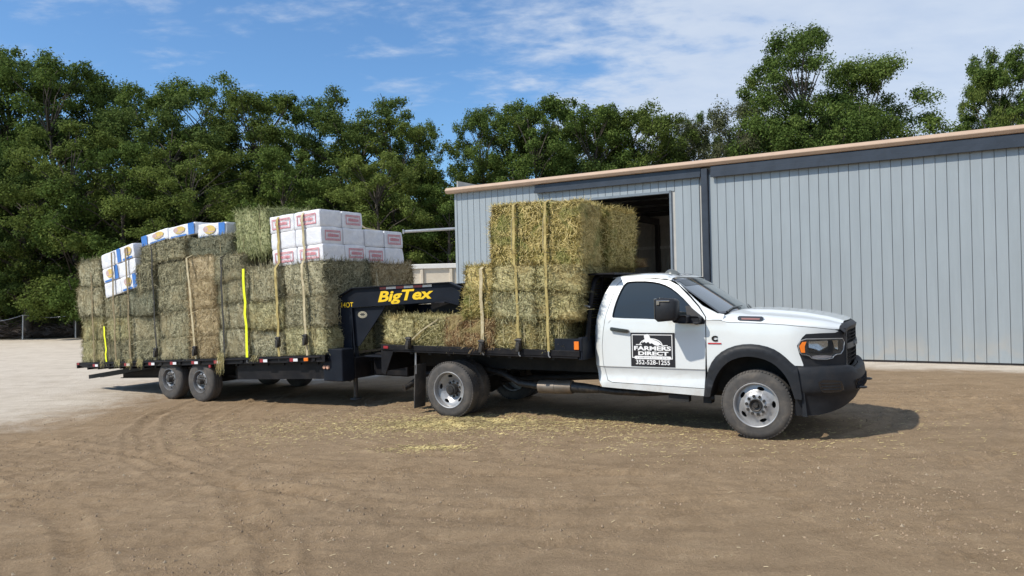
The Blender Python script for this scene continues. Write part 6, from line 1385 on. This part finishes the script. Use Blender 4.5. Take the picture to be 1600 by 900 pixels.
strap(MTd, [(-3.14, .5, 2.00), (-3.14, -.4, 2.03), (-3.14, -1.12, 2.02)] + vert(-3.14, 1.97, 1.16, -1.245) + vert(-3.12, 1.10, -.03, -1.245, .03), M['strap_mustard'], 'mustard strap down the tall truck stack, the one nearer the tail', (-3.09, -1.24, .06), .036)
strap(MTd, [(-2.66, .5, 2.00), (-2.66, -.4, 2.03), (-2.66, -1.12, 2.02)] + vert(-2.66, 1.97, 1.16, -1.245) + vert(-2.66, 1.10, -.03, -1.245, .03), M['strap_mustard'], 'mustard strap down the tall truck stack, the one nearer the cab', None, .036)
strap(MTd, [(-3.70, .5, 1.16), (-3.69, -.5, 1.17), (-3.69, -1.15, 1.15)] + vert(-3.69, 1.10, -.03, -1.25, .02), M['strap_beige'], 'beige strap over the shorter rear column of the truck stack', (-3.68, -1.25, .03), .05)
strap(MTd, [(-4.40, -1.05, .41), (-4.48, -1.20, .38), (-4.75, -1.225, .22), (-5.0, -1.24, .02)], M['strap_beige'], 'beige strap slanting down over the low bales at the tail of the truck bed', (-4.97, -1.25, .04), .035, wd=(.5, 0, 1))
def tstrap(x, top, mat, label, buckle=True, w=.05, ytop=.6, over=True, xs=0.0, y=-1.285):
    pts = ([(x, ytop, top + .01), (x, -.4, top + .015), (x, -1.15, top)] if over else []) + vert(x, top - .06, -.03, y, xs)
    return strap(MR, pts, mat, label, (x + xs, y - .01, .16) if buckle else None, w)
tstrap(-8.83, .80, M['strap_neon'], 'short neon yellow strap at the trailer tail', False, .05, over=False, xs=.03)
strap(MR, vert(-9.25, 1.9, -.03, -1.275, -.05), M['strap_brown'], 'brown strap on the rearmost hay column', None, .04)
tstrap(-8.42, 2.30, M['strap_brown'], 'brown strap over the left half of the blue and yellow feed bags', False, .05, xs=-.03)
tstrap(-7.92, 2.34, M['strap_brown'], 'brown strap over the right half of the blue and yellow feed bags', False, .05, xs=.0)
tstrap(-7.03, 2.32, M['strap_dark'], 'dark strap left of the bulging grey-green column', True, .04)
tstrap(-5.92, 1.96, M['strap_beige'], 'beige strap down the tan straw column', True, .05, xs=.12)
tstrap(-4.93, 1.88, M['strap_dark'], 'black strap on the column right of the tan straw', False, .045, xs=-.05)
strap(MR, vert(-4.31, 1.56, -.03, -1.29, -.04), M['strap_neon'], 'long neon yellow strap in the middle of the trailer load', None, .06)
strap(MR, [(-3.48, .2, 2.42), (-3.48, -.5, 2.425), (-3.48, -1.15, 2.40)] + vert(-3.48, 2.33, 1.60, -1.20) + vert(-3.50, 1.50, -.03, -1.285, -.02), M['strap_mustard'], 'mustard strap over the white bags, rear one of the pair', (-3.50, -1.30, .25), .055)
strap(MR, [(-2.78, .85, 2.14), (-2.82, .25, 2.20), (-2.85, -.16, 2.42), (-2.86, -.5, 2.43), (-2.86, -1.15, 2.41)] + vert(-2.86, 2.33, 1.60, -1.20) + vert(-2.84, 1.50, -.03, -1.285, .0), M['strap_beige'], 'beige strap over the white bags, the one nearer the gooseneck', (-2.84, -1.30, .27), .05)
strap(MR, [(-8.0, -.2, 2.36), (-7.7, -.5, 2.42), (-7.3, -.6, 2.62), (-6.9, -.7, 2.66)], M['strap_beige'], 'beige strap stretched from the tilted feed bags up to the row on top', None, .05, wd=(0, 1, 0))
strap(MR, [(-2.44, .06, 1.52), (-2.42, .06, 1.2), (-2.42, .07, .9)], M['strap_beige'], 'thin pale strap hanging on the front of the load beside the gooseneck', None, .035, wd=(0, 1, 0))
